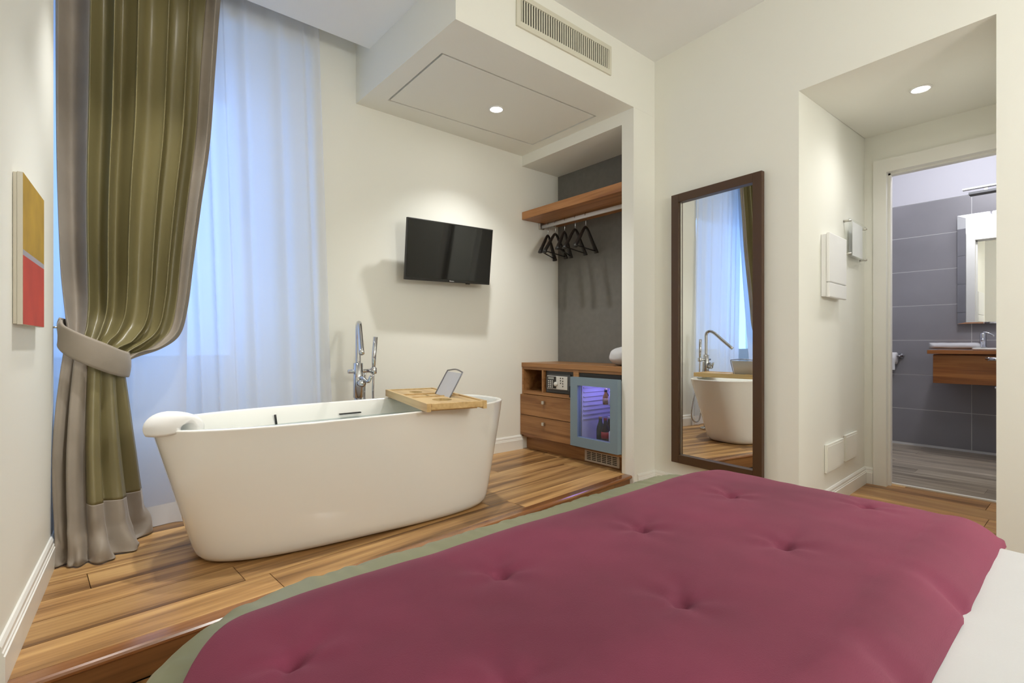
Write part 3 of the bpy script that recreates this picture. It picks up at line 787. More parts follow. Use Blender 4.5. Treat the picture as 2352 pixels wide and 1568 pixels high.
# ---------------------------------------------------------------- floor-standing tub faucet
FX, FYY = 1.137, 2.725
fc = thing('tub_faucet', (FX, FYY, HP), 'tall chrome floor-standing tub filler behind the bathtub', 'faucet')
lathe('base', [(0.055, HP + 0.001), (0.055, HP + 0.012), (0.05, HP + 0.02), (0.025, HP + 0.024)], (FX, FYY, 0), 'chrome', fc, 28)
tube('column', [(FX, FYY, HP + 0.02), (FX, FYY, 0.70)], 0.021, 'chrome', fc, 20)
lathe('mixer_body', [(0.022, 0.62), (0.027, 0.622), (0.027, 0.815), (0.020, 0.818)], (FX, FYY, 0), 'chrome', fc, 24)
sp_ = spline([(FX, FYY, 0.80), (FX, FYY, 0.95), (FX, FYY, 1.005), (FX - 0.004, FYY - 0.012, 1.033), (FX - 0.012, FYY - 0.04, 1.040), (FX - 0.024, FYY - 0.075, 1.022), (FX - 0.05, FYY - 0.15, 0.950), (FX - 0.077, FYY - 0.23, 0.876)], 40)
tube('spout', sp_, 0.0145, 'chrome', fc, 16)
ux, uy = 0.80, 0.60 * 0      # cross arm runs along the tub
tube('cross_arm', [(FX - 0.058, FYY, 0.770), (FX + 0.095, FYY, 0.770)], 0.011, 'chrome', fc)
tube('lever', spline([(FX, FYY - 0.028, 0.735), (FX + 0.005, FYY - 0.055, 0.735), (FX + 0.022, FYY - 0.085, 0.715), (FX + 0.03, FYY - 0.105, 0.745)], 14), 0.009, 'chrome', fc)
lathe('handle_hub', [(0.019, -0.065), (0.021, -0.060), (0.021, -0.030), (0.015, -0.026)], (FX, FYY, 0.705), 'chrome', fc, 20, 'y')
hs_ = lathe('holder', [(0.016, 0.752), (0.018, 0.755), (0.018, 0.785), (0.016, 0.788)], (FX + 0.093, FYY, 0), 'chrome', fc, 18)
tube('hand_shower', [(FX + 0.091, FYY, 0.755), (FX + 0.093, FYY - 0.003, 0.85), (FX + 0.099, FYY - 0.012, 0.965)], 0.011, 'chrome', fc, 14, rfun=lambda t: 0.009 + 0.004 * min(1, t * 2))
tube('hose', spline([(FX + 0.091, FYY, 0.755), (FX + 0.094, FYY + 0.01, 0.60), (FX + 0.13, FYY + 0.04, 0.40), (FX + 0.15, FYY + 0.05, 0.24), (FX + 0.11, FYY + 0.04, 0.175), (FX + 0.055, FYY + 0.03, 0.21), (FX + 0.045, FYY + 0.018, 0.40), (FX + 0.04, FYY + 0.008, 0.62), (FX + 0.04, FYY, 0.765)], 70), 0.0065, 'chrome', fc, 8)

# ---------------------------------------------------------------- curtains
def lerp(a, b, t): return a + (b - a) * t
def curtain():
    c = thing('olive_curtain', (0.02, 2.60, HP), 'olive satin curtain with beige velvet borders, tied back to the left wall', 'curtain')
    Lp = spline([(-0.135, 2.822, 2.79), (-0.131, 2.822, 2.435), (-0.130, 2.82, 1.995), (-0.126, 2.80, 1.63), (-0.115, 2.76, 1.265), (-0.103, 2.72, 1.102), (-0.089, 2.66, 0.977), (-0.075, 2.63, 0.905)], 90)
    Rp = spline([(0.482, 2.822, 2.79), (0.462, 2.82, 2.50), (0.445, 2.81, 2.25), (0.422, 2.80, 1.897), (0.385, 2.79, 1.592), (0.353, 2.78, 1.316), (0.330, 2.77, 1.108), (0.296, 2.74, 0.970), (0.222, 2.70, 0.905), (0.125, 2.65, 0.868), (0.080, 2.63, 0.845)], 90)
    NF = 6.6
    def pt(u, i):
        t = i / 90; b = Lp[i].lerp(Rp[i], u)
        w = u + 0.018 * math.sin(5 * u * math.pi + 1.0)
        ph = 2 * math.pi * NF * w + 0.5 * math.sin(3.1 * t + 4 * u)
        f = math.sin(ph) + 0.22 * math.sin(2 * ph + 1.3 + 3 * u) + 0.35 * noise.noise((u * 9, t * 1.2, 5))
        amp = lerp(0.046, 0.020, max(0, (t - 0.55) / 0.45)) * (0.75 + 0.5 * noise.noise((u * 6, t * 1.5, 0.3)))
        if u > 0.9: amp *= 1 - 0.6 * (u - 0.9) / 0.1
        # crumple above the tie
        cr = max(0, (t - 0.72) / 0.28)
        cz = 0.010 * cr * math.sin(40 * t + 25 * u) + 0.012 * cr * noise.noise((u * 14, t * 16, 1))
        sx = 0.018 * math.cos(ph) * (1 - 0.5 * t)
        return Vector((b.x + sx * (0 if u in (0, 1) else 1), b.y - f * amp - 0.05 * cr * math.sin(math.pi * u) , b.z + cz * (0 if u in (0, 1) else 1)))
    def strip(name, u0, u1, n, mat):
        rows = [[pt(lerp(u0, u1, k / n), i) for k in range(n + 1)] for i in range(91)]
        return grid_obj(name, rows, mat, c, thick=0.003)
    strip('velvet_border', 0.0, 0.165, 30, 'beige')
    strip('satin_panel', 0.165, 0.885, 150, 'olive')
    strip('velvet_border', 0.885, 1.0, 22, 'beige')
    # below the tie
    T = spline([(-0.090, 2.625, 0.93), (-0.055, 2.59, 0.90), (0.0, 2.575, 0.87), (0.05, 2.60, 0.84), (0.086, 2.64, 0.82)], 60)
    Mi = spline([(-0.118, 2.56, 0.56), (-0.07, 2.535, 0.56), (0.0, 2.535, 0.56), (0.07, 2.60, 0.56), (0.128, 2.69, 0.56)], 60)
    F = spline([(-0.100, 2.53, HP), (-0.062, 2.475, HP), (0.015, 2.462, HP), (0.105, 2.545, HP), (0.168, 2.79, HP)], 60)
    def low(k, t):
        a, m, f = T[k], Mi[k], F[k]; u = k / 60
        p = a * (1 - t) * (1 - 2 * t) + m * 4 * t * (1 - t) + f * t * (2 * t - 1)
        nx = (Mi[min(k + 1, 60)] - Mi[max(k - 1, 0)]); nn = Vector((nx.y, -nx.x, 0)).normalized()
        ph = 2 * math.pi * 4.4 * u + 0.6 + 0.5 * math.sin(3 * t)
        fo = math.sin(ph) + 0.35 * math.sin(2 * ph + 1)
        amp = 0.010 + 0.014 * min(1, t * 2)
        p = p + nn * (fo * amp)
        b = max(0, (t - 0.80) / 0.20)
        p = p + nn * (0.026 * b * b + 0.036 * b * noise.noise((u * 10, t * 10, 4)))
        z = lerp(a.z, HP + 0.006, t)
        z += 0.020 * b * math.sin(ph * 1.5 + 26 * t) * (1 - max(0, (t - .97) / .03))
        return Vector((p.x, p.y, max(HP + 0.003, z)))
    TT = [i / 70 for i in range(71)]
    hem = 0.735
    def part(name, k0, k1, t0, t1, mat):
        rows = [[low(k, lerp(t0, t1, i / 50)) for k in range(k0, k1 + 1)] for i in range(51)]
        return grid_obj(name, rows, mat, c, thick=0.003)
    part('velvet_border', 0, 23, 0, 1, 'beige')
    part('satin_panel', 23, 60, 0, hem, 'olive')
    part('velvet_hem', 23, 60, hem, 1, 'beige')
    # tieback: a velvet band from a hook on the wall around the gathered cloth
    path = spline([(-0.108, 2.60, 0.995), (-0.098, 2.555, 0.955), (-0.06, 2.530, 0.920), (0.0, 2.530, 0.885), (0.06, 2.565, 0.853), (0.100, 2.63, 0.840), (0.088, 2.70, 0.86), (0.02, 2.74, 0.91), (-0.06, 2.73, 0.96), (-0.105, 2.67, 0.99), (-0.108, 2.60, 0.995)], 70)
    rows = []
    for i, p in enumerate(path):
        t = i / 70; h = 0.052 * (0.62 + 0.38 * math.sin(math.pi * min(1, t / 0.95)) ** 0.6)
        d = (path[min(i + 1, 70)] - path[max(i - 1, 0)]).normalized()
        up = (Vector((0, 0, 1)) - d * d.z).normalized(); out = d.cross(up).normalized()
        rows.append([p + up * (h * v) + out * (0.007 * (1 - v * v)) * 1.0 for v in (-1, -.8, -.5, -.2, .2, .5, .8, 1)])
    grid_obj('tieback', rows, 'beige', c, thick=0.008)
    tube('wall_hook', [(xl(2.6) - 0.002, 2.585, 0.99), (-0.118, 2.583, 0.99), (-0.108, 2.60, 0.985)], 0.004, 'steel', c, 8)
curtain()

def sheer(name, label, x0t, x1t, x0b, x1b, y_top, y_bot, folds, seed, hemh=0.09):
    s = thing(name, ((x0b + x1b) / 2, y_bot, HP), label, 'sheer curtain', 'white sheer curtains at the window')
    rnd = random.Random(seed); ph0 = rnd.random() * 6
    def pt(u, t):
        w = u + 0.06 * math.sin(7 * u + seed)
        ph = 2 * math.pi * folds * w + ph0
        amp = (0.009 + 0.008 * t) * (0.75 if seed == 5 else 1)
        y = lerp(y_top, y_bot(u) if callable(y_bot) else y_bot, t ** 1.6) - amp * (math.sin(ph) + 0.5 * math.sin(1.7 * ph + 2))
        x = lerp(lerp(x0t, x1t, u), lerp(x0b, x1b, u), t) + 0.010 * math.cos(ph)
        return (x, y, lerp(2.79, HP + 0.003, t))
    n = 160; th = 1 - hemh / 2.69
    grid_obj('voile', [[pt(k / n, i / 40 * th) for k in range(n + 1)] for i in range(41)], 'sheer', s)
    grid_obj('hem', [[pt(k / n, lerp(th, 1, i / 4)) for k in range(n + 1)] for i in range(5)], 'hem', s)
sheer('sheer_curtain', 'white sheer curtain behind the olive drape, nearest the left corner', -0.42, 0.36, -0.40, 0.305, 2.912, 2.745, 5, 3)
sheer('sheer_curtain', 'wide white sheer curtain hanging behind the bathtub', 0.25, 0.995, 0.335, 1.085, 2.938, 2.934, 7, 5)

# ---------------------------------------------------------------- television
TVC = Vector((1.815, 2.815, 1.528))
tv = thing('television', TVC, 'small black flat television tilted forward on the cream wall', 'television')
tv.rotation_euler = (math.radians(8.0), math.radians(-1.1), math.radians(-1.1))
TW, TH = 0.330, 0.193
lbox('back_cover', (-TW + 0.03, TW - 0.03), (0.012, 0.045), (-TH + 0.03, TH - 0.03), 'blackm', tv, 0.012)
lbox('bezel', (-TW, TW), (-0.006, 0.014), (-TH, TH), 'black', tv, 0.003)
lbox('screen', (-TW + 0.008, TW - 0.008), (-0.0075, -0.0055), (-TH + 0.018, TH - 0.008), 'screen', tv)
lg = lbox('logo', (-0.002, -0.001), (-0.0072, -0.0062), (-TH + 0.006, -TH + 0.012), 'white', tv)
x = -0.001
for k, wd in enumerate((4, 3.4, 3.6, 3.2, 3.0, 3.6, 3.4, 1.4, 3.2)):
    wd *= 0.001
    lbox('logo_letter', (x + 0.0012, x + wd), (-0.0072, -0.0062), (-TH + 0.006, -TH + (0.0125 if k == 0 else 0.0105)), 'white', tv); x += wd + 0.0006
lbox('sensor', (0.135, 0.165), (-0.004, 0.01), (-TH - 0.006, -TH), 'blackm', tv, 0.002)
bm = bmesh.new(); btube(bm, [(0, 0.04, 0), (0, 0.095, -0.012)], 0.02, 14)
lobj('wall_arm', bm, 'blackm', tv, True)
lbox('wall_plate', (-0.06, 0.06), (0.105, 0.112), (-0.08, 0.05), 'blackm', tv)

# ---------------------------------------------------------------- niche: shelf, rail, hangers, cabinet
box('wardrobe_shelf', (XN + 0.001, XB - 0.001), (1.992, YT - 0.001), (1.897, 1.957), 'shelf', None, 0.002)
tag(bpy.data.objects['wardrobe_shelf'], 'thick brown wooden shelf across the wardrobe niche', 'shelf')
rl = thing('clothes_rail', (2.77, 2.95, 1.87), 'white oval clothes rail under the wooden shelf', 'clothes rail')
bm = bmesh.new(); seg = 16
A = [bm.verts.new((2.77 + 0.0085 * math.cos(2 * math.pi * k / seg), 1.993, 1.868 + 0.0155 * math.sin(2 * math.pi * k / seg))) for k in range(seg)]
B = [bm.verts.new((v.co.x, YT - 0.002, v.co.z)) for v in A]
for k in range(seg): bm.faces.new((A[k], A[(k + 1) % seg], B[(k + 1) % seg], B[k]))
bm.faces.new(A); bm.faces.new(B[::-1])
mesh_obj('bar', bm, 'alum', rl, True)
box('bracket', (2.745, 2.795), (YT - 0.02, YT - 0.001), (1.846, 1.8955), 'steel', rl, 0.004)
box('bracket', (2.745, 2.795), (1.991, 2.01), (1.846, 1.8955), 'steel', rl, 0.004)

def hanger(yy, rz, label, tilt=0.0):
    h = thing('coat_hanger', (2.77, yy, 1.8845), label, 'coat hanger', 'black wooden hangers on the niche rail')
    h.rotation_euler = (0, math.radians(tilt), rz)
    bm = bmesh.new()
    hook = [(0.013 * math.sin(a), 0, -0.0135 + 0.0185 * math.cos(a)) for a in [math.radians(d) for d in range(-100, 171, 15)]] + [(0.0, 0, -0.055), (0, 0, -0.105)]
    btube(bm, hook, 0.0024, 8); lobj('hook', bm, 'chrome', h, True)
    bm = bmesh.new()
    arch = spline([(-0.172, 0.0, -0.268), (-0.158, 0, -0.246), (-0.10, 0.0, -0.188), (-0.045, 0.0, -0.130), (-0.02, 0, -0.108), (0.0, 0, -0.102), (0.02, 0, -0.108), (0.045, 0.0, -0.130), (0.10, 0.0, -0.188), (0.158, 0, -0.246), (0.172, 0.0, -0.268)], 40)
    rings = []
    for i, p in enumerate(arch):
        d = (arch[min(i + 1, 40)] - arch[max(i - 1, 0)]).normalized(); n = Vector((-d.z, 0, d.x))
        t = abs(i / 40 * 2 - 1); hh = 0.011 + 0.002 * t; ww = 0.007 + 0.013 * t ** 1.5
        rings.append([bm.verts.new(p + n * (hh * math.sin(a)) + Vector((0, 1, 0)) * (ww * math.cos(a))) for a in [2 * math.pi * k / 10 for k in range(10)]])
    for a, b in zip(rings, rings[1:]):
        for k in range(10): bm.faces.new((a[k], a[(k + 1) % 10], b[(k + 1) % 10], b[k]))
    bm.faces.new(rings[0][::-1]); bm.faces.new(rings[-1])
    lobj('shoulders', bm, 'black', h, True)
    bm = bmesh.new(); btube(bm, [(-0.160, 0, -0.256), (0.160, 0, -0.256)], 0.0045, 8); lobj('trouser_bar', bm, 'black', h, True)
    return h
nm_ = ['black wooden hanger nearest the television wall', 'second black hanger from the television wall', 'middle of the five black hangers', 'fourth black hanger, next to the last on the right', 'rightmost black hanger, farthest from the television wall']
for yy, rz, tl, lb in zip((2.872, 2.79, 2.69, 2.58, 2.475), (26, 16, 27, 16, 15), (2, 0, 2, 0, -1), nm_):
    hanger(yy, math.radians(rz), lb, tl)

# cabinet under the shelf
CT = 0.777
cb = thing('niche_cabinet', (XN, 2.48, HP), 'brown wooden cabinet with drawers and compartments filling the niche', 'cabinet')
c0, c1, cy0, cy1 = XN, XB - 0.001, 1.991, YT - 0.001
yd = 2.412          # partition between drawers and cooler bay
yo = 2.735          # partition between open box and safe
box('top', (c0 - 0.004, c1), (cy0, cy1), (CT - 0.034, CT), 'cab', cb, 0.002)
box('side_panel', (c0 + 0.002, c1), (cy1 - 0.018, cy1), (0.205, CT - 0.035), 'cab', cb)
box('partition', (c0 + 0.002, c1), (yd - 0.050, yd), (0.205, CT - 0.035), 'cab', cb)
box('partition', (c0 + 0.002, c1), (yo - 0.016, yo), (0.560, CT - 0.035), 'cab', cb)
box('divider', (c0 + 0.002, c1), (yd, cy1 - 0.018), (0.535, 0.559), 'cab', cb)
box('upper_rail', (c0 + 0.003, c0 + 0.02), (cy0, cy1 - 0.018), (CT - 0.052, CT - 0.035), 'cab', cb)
box('back_panel', (c1 - 0.012, c1 - 0.002), (yd, cy1 - 0.018), (0.205, CT - 0.035), 'cabdark', cb)
box('bottom', (c0 + 0.002, c1), (cy0, cy1), (0.200, 0.214), 'cab', cb)
box('plinth', (c0 + 0.052, c0 + 0.070), (cy0, cy1), (HP + 0.001, 0.199), 'cab', cb)
for z0, z1 in ((0.2165, 0.3715), (0.3755, 0.531)):
    d = box('drawer', (c0 - 0.018, c0 + 0.001), (yd + 0.003, cy1 - 0.002), (z0, z1), 'cab', cb, 0.0015)
    ky = 2.69
    box('knob', (c0 - 0.036, c0 - 0.018), (ky - 0.012, ky + 0.012), ((z0 + z1) / 2 + 0.022, (z0 + z1) / 2 + 0.046), 'steel', d, 0.003)
# plinth grille
gr = thing('vent_grille', (c0 + 0.05, 2.2, HP), 'beige metal vent grille in the cabinet plinth below the cooler', 'vent grille')
gx = c0 + 0.0515
box('plate', (gx - 0.006, gx), (2.045, 2.345), (HP + 0.010, 0.190), 'plate', gr, 0.001)
for cidx in range(6):
    for r in range(5):
        y = 2.066 + cidx * 0.0445; z = HP + 0.024 + r * 0.0118
        box('slot', (gx - 0.0068, gx - 0.0058), (y, y + 0.036), (z, z + 0.0058), 'void', gr)

# safe
sf = thing('room_safe', (c0 + 0.03, 2.58, 0.56), 'dark grey electronic safe with a silver keypad panel in the cabinet', 'safe')
s0, s1 = 2.432, 2.712
box('body', (c0 + 0.045, c0 + 0.33), (s0, s1), (0.561, 0.722), 'safe', sf, 0.003)
box('frame', (c0 + 0.028, c0 + 0.045), (s0 - 0.003, s1 + 0.003), (0.561, 0.724), 'safe', sf, 0.003)
box('door', (c0 + 0.016, c0 + 0.028), (s0 + 0.022, s1 - 0.022), (0.581, 0.704), 'safe', sf, 0.004)
pnl = box('panel', (c0 + 0.009, c0 + 0.016), (s0 + 0.046, s1 - 0.026), (0.592, 0.688), 'safepanel', sf, 0.002)
fx0, fx1 = c0 + 0.0075, c0 + 0.0092
box('keypad_field', (fx0, fx1), (2.590, 2.682), (0.597, 0.684), 'blackm', pnl)
box('display', (fx0 - 0.0006, fx0), (2.612, 2.672), (0.663, 0.679), 'lcd', pnl)
for r in range(4):
    for k in range(3): box('key', (fx0 - 0.0016, fx0), (2.622 + k * 0.019, 2.633 + k * 0.019), (0.602 + r * 0.0145, 0.611 + r * 0.0145), 'safepanel', pnl)
lathe('turn_knob', [(0.016, 0.0), (0.016, -0.012), (0.012, -0.016), (0.0, -0.017)], (fx1, 2.588, 0.630), 'safepanel', pnl, 20, 'x')
for k, (yy, zz) in enumerate(((2.545, .674), (2.522, .674), (2.545, .656), (2.522, .654), (2.545, .638), (2.522, .636), (2.522, .616))):
    lathe('indicator', [(0.005, 0.0), (0.005, -0.0015), (0.0, -0.002)], (fx1, yy, zz), 'blackm', pnl, 10, 'x')

# minibar cooler
mb = thing('minibar_cooler', (c0, 2.2, 0.21), 'glass-door minibar cooler with blue-grey frame and violet light', 'minibar')
m0, m1, mz0, mz1 = 1.998, 2.356, 0.216, 0.722
wl = 0.022
box('side', (c0 + 0.005, c1 - 0.014), (m0, m0 + wl), (mz0, 0.685), 'fridgein', mb)
box('side', (c0 + 0.005, c1 - 0.014), (m1 - wl, m1), (mz0, 0.685), 'fridgein', mb)
box('back', (c1 - 0.035, c1 - 0.014), (m0 + wl, m1 - wl), (mz0, mz1), 'fridgein', mb)
box('floor_panel', (c0 + 0.005, c1 - 0.035), (m0 + wl, m1 - wl), (mz0, mz0 + 0.025), 'fridgein', mb)
box('top_panel', (c0 + 0.005, c1 - 0.035), (m0, m1), (mz1 - 0.036, mz1), 'blackm', mb)
for k in range(9): box('shelf_rib', (c0 + 0.02, c1 - 0.04), (m1 - wl - 0.006, m1 - wl), (0.40 + k * 0.031, 0.406 + k * 0.031), 'fridgein', mb)
box('wire_shelf', (c0 + 0.05, c1 - 0.04), (m0 + wl + .001, m1 - wl - 0.007), (0.505, 0.509), 'acrylic', mb)
box('lamp_strip', (c0 + 0.03, c0 + 0.30), (2.20, 2.215), (mz1 - 0.042, mz1 - 0.036), 'blueled', mb)
dm0, dm1, dz0, dz1 = 1.993, 2.402, 0.222, 0.695
x0, x1 = c0 - 0.040, c0 - 0.002
bm = bmesh.new(); fb = 0.066
for a in ((dm0, dm1, dz0, dz0 + fb), (dm0, dm1, dz1 - 0.055, dz1), (dm0, dm0 + 0.06, dz0 + fb, dz1 - 0.055), (dm1 - fb, dm1, dz0 + fb, dz1 - 0.055)):
    bbox(bm, x0, x1, a[0], a[1], a[2], a[3])
fdoor = mesh_obj('door', bm, 'fridge', mb)
box('pane', (x0 + 0.012, x0 + 0.016), (dm0 + 0.061, dm1 - fb - 0.001), (dz0 + fb + 0.001, dz1 - 0.056), 'fridgeglass', fdoor)
box('handle', (x0 - 0.004, x0 + 0.02), (dm1 + 0.0005, dm1 + 0.008), (0.55, 0.63), 'blackm', fdoor, 0.002)
box('gasket', (x1 - 0.001, c0 + 0.004), (dm0 + 0.04, dm1 - 0.05), (dz1 - 0.02, dz1 - 0.01), 'blackm', fdoor)
L = bpy.data.lights.new('cooler_light', 'AREA'); L.energy = 0.9; L.color = (0.36, 0.30, 1.0); L.shape = 'RECTANGLE'; L.size = 0.25; L.size_y = 0.05
lo = bpy.data.objects.new('cooler_light', L); COL.objects.link(lo); lo.parent = mb
lo.location = (0.14, m1 - wl - 0.13 - 2.2, mz1 - 0.045 - 0.21)

def bottle(name, loc, prof, mat, label, cat, lab=None, cap=None):
    x, y, z = loc
    b = thing(name, loc, label, cat, 'drinks in the minibar')
    lathe('glass', [(r, z + h) for r, h in prof], (x, y, 0), mat, b, 18)
    if lab: lathe('label', [(lab[0], z + lab[1]), (lab[0] + 0.0008, z + lab[1] + 0.001), (lab[0] + 0.0008, z + lab[2]), (lab[0], z + lab[2])], (x, y, 0), lab[3], b, 18)
    if cap: lathe('cap', [(cap[0], z + cap[1]), (cap[0], z + cap[2]), (0.0, z + cap[2])], (x, y, 0), cap[3], b, 14)
bt = [(0.026, 0), (0.028, 0.004), (0.028, 0.09), (0.024, 0.115), (0.013, 0.145), (0.011, 0.175), (0.0, 0.176)]
fz = mz0 + 0.026
bottle('cola_bottle', (c0 + 0.075, 2.185, fz), bt, 'cola', 'dark bottle with a red label at the cooler front', 'bottle', (0.0285, 0.045, 0.088, 'redlabel'), (0.012, 0.165, 0.180, 'redlabel'))
bottle('beer_bottle', (c0 + 0.10, 2.250, fz), bt, 'green', 'dark green bottle left of the red-labelled bottle in the cooler', 'bottle', None, (0.012, 0.165, 0.180, 'gold'))
bottle('beer_bottle', (c0 + 0.15, 2.212, fz), bt, 'cola', 'dark bottle behind the red-labelled bottle in the cooler', 'bottle', (0.0285, 0.03, 0.07, 'gold'), (0.012, 0.165, 0.180, 'alum'))
bottle('drink_can', (c0 + 0.07, 2.118, fz), [(0.024, 0), (0.028, 0.008), (0.028, 0.092), (0.023, 0.10), (0.0, 0.099)], 'alum', 'pale drink can at the right of the cooler floor', 'can')
mini = [(0.018, 0), (0.019, 0.003), (0.019, 0.055), (0.009, 0.075), (0.008, 0.098), (0.0, 0.099)]
bottle('miniature_bottle', (c0 + 0.10, 2.205, 0.510), mini, 'amber', 'amber miniature bottle on the cooler shelf', 'bottle', (0.0195, 0.012, 0.045, 'gold'), (0.009, 0.085, 0.103, 'blackm'))
bottle('miniature_bottle', (c0 + 0.10, 2.158, 0.510), mini, 'alum', 'clear white miniature bottle on the cooler shelf', 'bottle', None, (0.009, 0.085, 0.103, 'alum'))
bottle('miniature_bottle', (c0 + 0.16, 2.25, 0.510), mini, 'cola', 'dark miniature bottle at the back of the cooler shelf', 'bottle', (0.0195, 0.012, 0.045, 'redlabel'), (0.009, 0.085, 0.103, 'gold'))

# folded white pillow on the cabinet
bm = bmesh.new()
bmesh.ops.create_uvsphere(bm, u_segments=40, v_segments=24, radius=1)
for v in bm.verts:
    x, y, z = v.co; q = 0.9
    f = lambda a: math.copysign(abs(a) ** q, a)
    r = 1 + 0.05 * noise.noise(v.co * 2.4)
    v.co = (2.74 + 0.13 * f(x) * r, 2.088 + 0.088 * f(y) * r, max(CT + 0.001, CT + 0.062 + 0.066 * f(z) * r))
tag(mesh_obj('spare_pillow', bm, 'linen', None, True), 'rounded white spare pillow on the cabinet top behind the column', 'pillow')

# ---------------------------------------------------------------- tall mirror
ang = -math.atan(0.07)
mr = thing('wall_mirror', (xm(1.457) - 0.001, 1.457, 0.196), 'tall wall mirror in a dark brown frame between column and alcove', 'mirror')
mr.rotation_euler = (0, 0, ang)
my0, my1, mz_0, mz_1, fw = -0.283, 0.283, 0.0, 1.645, 0.050
lbox('glass', (-0.018, -0.014), (my0 + 0.03, my1 - 0.03), (mz_0 + 0.03, mz_1 - 0.03), 'mirror', mr)
lbox('backboard', (-0.013, -0.001), (my0 + 0.01, my1 - 0.01), (mz_0 + 0.01, mz_1 - 0.01), 'blackm', mr)
for (a, b, c_, d_) in ((my0, my0 + fw, mz_0, mz_1), (my1 - fw, my1, mz_0, mz_1), (my0 + fw, my1 - fw, mz_0, mz_0 + fw), (my0 + fw, my1 - fw, mz_1 - fw, mz_1)):
    lbox('frame_bar', (-0.042, -0.0135), (a, b), (c_, d_), 'frame', mr, 0.002)
lbox('inner_lip', (-0.024, -0.0185), (my0 + fw, my0 + fw + 0.006), (mz_0 + fw, mz_1 - fw), 'steel', mr)
lbox('inner_lip', (-0.024, -0.0185), (my1 - fw - 0.006, my1 - fw), (mz_0 + fw, mz_1 - fw), 'steel', mr)

# ---------------------------------------------------------------- air-conditioning grille on the soffit face
vg = thing('air_vent', (1.97, YS, 2.59), 'cream air-conditioning grille with upright slats on the soffit', 'air vent')
vx0_, vx1_, vz0, vz1 = 1.632, 2.318, 2.540, 2.655
yv = YS - 0.0005
bm = bmesh.new()
bbox(bm, vx0_ - 0.026, vx1_ + 0.022, yv - 0.010, yv, vz0 - 0.028, vz0); bbox(bm, vx0_ - 0.026, vx1_ + 0.022, yv - 0.010, yv, vz1, vz1 + 0.026)
bbox(bm, vx0_ - 0.026, vx0_, yv - 0.010, yv, vz0, vz1); bbox(bm, vx1_, vx1_ + 0.022, yv - 0.010, yv, vz0, vz1)
mesh_obj('frame', bm, 'slat', vg)
box('backing', (vx0_, vx1_), (yv - 0.002, yv - 0.0002), (vz0, vz1), 'void', vg)
bm = bmesh.new(); bbox(bm, -0.0042, 0.0042, -0.007, -0.0025, 0.0005, vz1 - vz0 - 0.0005)
me = bpy.data.meshes.new('slat'); bm.to_mesh(me); bm.free(); me.materials.append(M['slat'])
ns = 40
for k in range(ns):
    o = bpy.data.objects.new('slat', me); COL.objects.link(o); o.parent = vg
    o.location = (vx0_ + (k + 0.5) / ns * (vx1_ - vx0_) + 0.002 - 1.97, yv - YS, vz0 - 2.59)

# ---------------------------------------------------------------- canvas on the left wall
art = thing('canvas_painting', (xl(2.048), 2.048, 0.98), 'small canvas in ochre above red with a grey band, on the left wall', 'painting')
art.rotation_euler = (0, 0, -math.atan(0.064))
ah, AZ = 0.168, 0.412
lbox('stretcher', (0.001, 0.0085), (-ah + 0.002, ah - 0.002), (0.002, AZ - 0.002), 'canvas', art)
lbox('canvas', (0.009, 0.0205), (-ah, ah), (0.0, AZ), 'canvas', art, 0.001)
lbox('red_field', (0.0205, 0.0212), (-ah + .001, ah - .001), (0.001, 0.188), 'red', art)
lbox('grey_band', (0.0205, 0.0212), (-ah + .001, ah - .001), (0.188, 0.203), 'bandgrey', art)
lbox('ochre_field', (0.0205, 0.0212), (-ah + .001, ah - .001), (0.203, AZ - .001), 'yellow', art)

# ---------------------------------------------------------------- alcove wall fittings
AR = math.atan(0.0355)
def on_alcove(name, xc, z, label, cat):
    t = thing(name, (xc, ya(xc), z), label, cat); t.rotation_euler = (0, 0, AR); return t
yw = ya(3.21)
ep = on_alcove('distribution_box', 3.21, 1.18, 'white rectangular fuse-box cover on the alcove side wall', 'fuse box')
box('back_box', (3.060, 3.360), (yw - 0.028, yw - 0.001), (1.185, 1.527), 'white', ep, 0.003)
box('cover', (3.054, 3.366), (yw - 0.045, yw - 0.028), (1.263, 1.533), 'white', ep, 0.005)
box('flap', (3.054, 3.366), (yw - 0.045, yw - 0.028), (1.180, 1.261), 'white', ep, 0.005)
yw = ya(3.65)
nh = on_alcove('notice_holder', 3.65, 1.45, 'clear acrylic notice holder on four steel studs beside the door', 'notice holder')
box('back_sheet', (3.462, 3.838), (yw - 0.030, yw - 0.027), (1.453, 1.680), 'acrylic', nh)
box('paper', (3.535, 3.755), (yw - 0.0318, yw - 0.0306), (1.463, 1.67), 'paper', nh)
box('front_sheet', (3.462, 3.838), (yw - 0.0355, yw - 0.0325), (1.453, 1.680), 'acrylic', nh)
for xx in (3.476, 3.824):
    for zz in (1.467, 1.666):
        lathe('stud', [(0.007, yw - 0.001), (0.007, yw - 0.040), (0.0, yw - 0.041)], (xx, 0, zz), 'steel', nh, 14, 'y')
for k, (a, b, lb) in enumerate(((3.117, 3.432, 'larger cream access plate low on the alcove wall, nearer the bed'), (3.472, 3.72, 'smaller cream access plate low on the alcove wall, nearer the door'))):
    t_ = on_alcove('wall_plate', (a + b) / 2, 0.2, lb, 'wall plate'); yw = ya((a + b) / 2)
    box('plate', (a, b), (yw - 0.014, yw - 0.001), (0.204 + 0.01 * k, 0.361 + 0.01 * k), 'wall', t_, 0.002)
    box('inset', (a + 0.012, b - 0.012), (yw - 0.0155, yw - 0.0135), (0.216 + 0.01 * k, 0.349 + 0.01 * k), 'wall', t_, 0.0008)

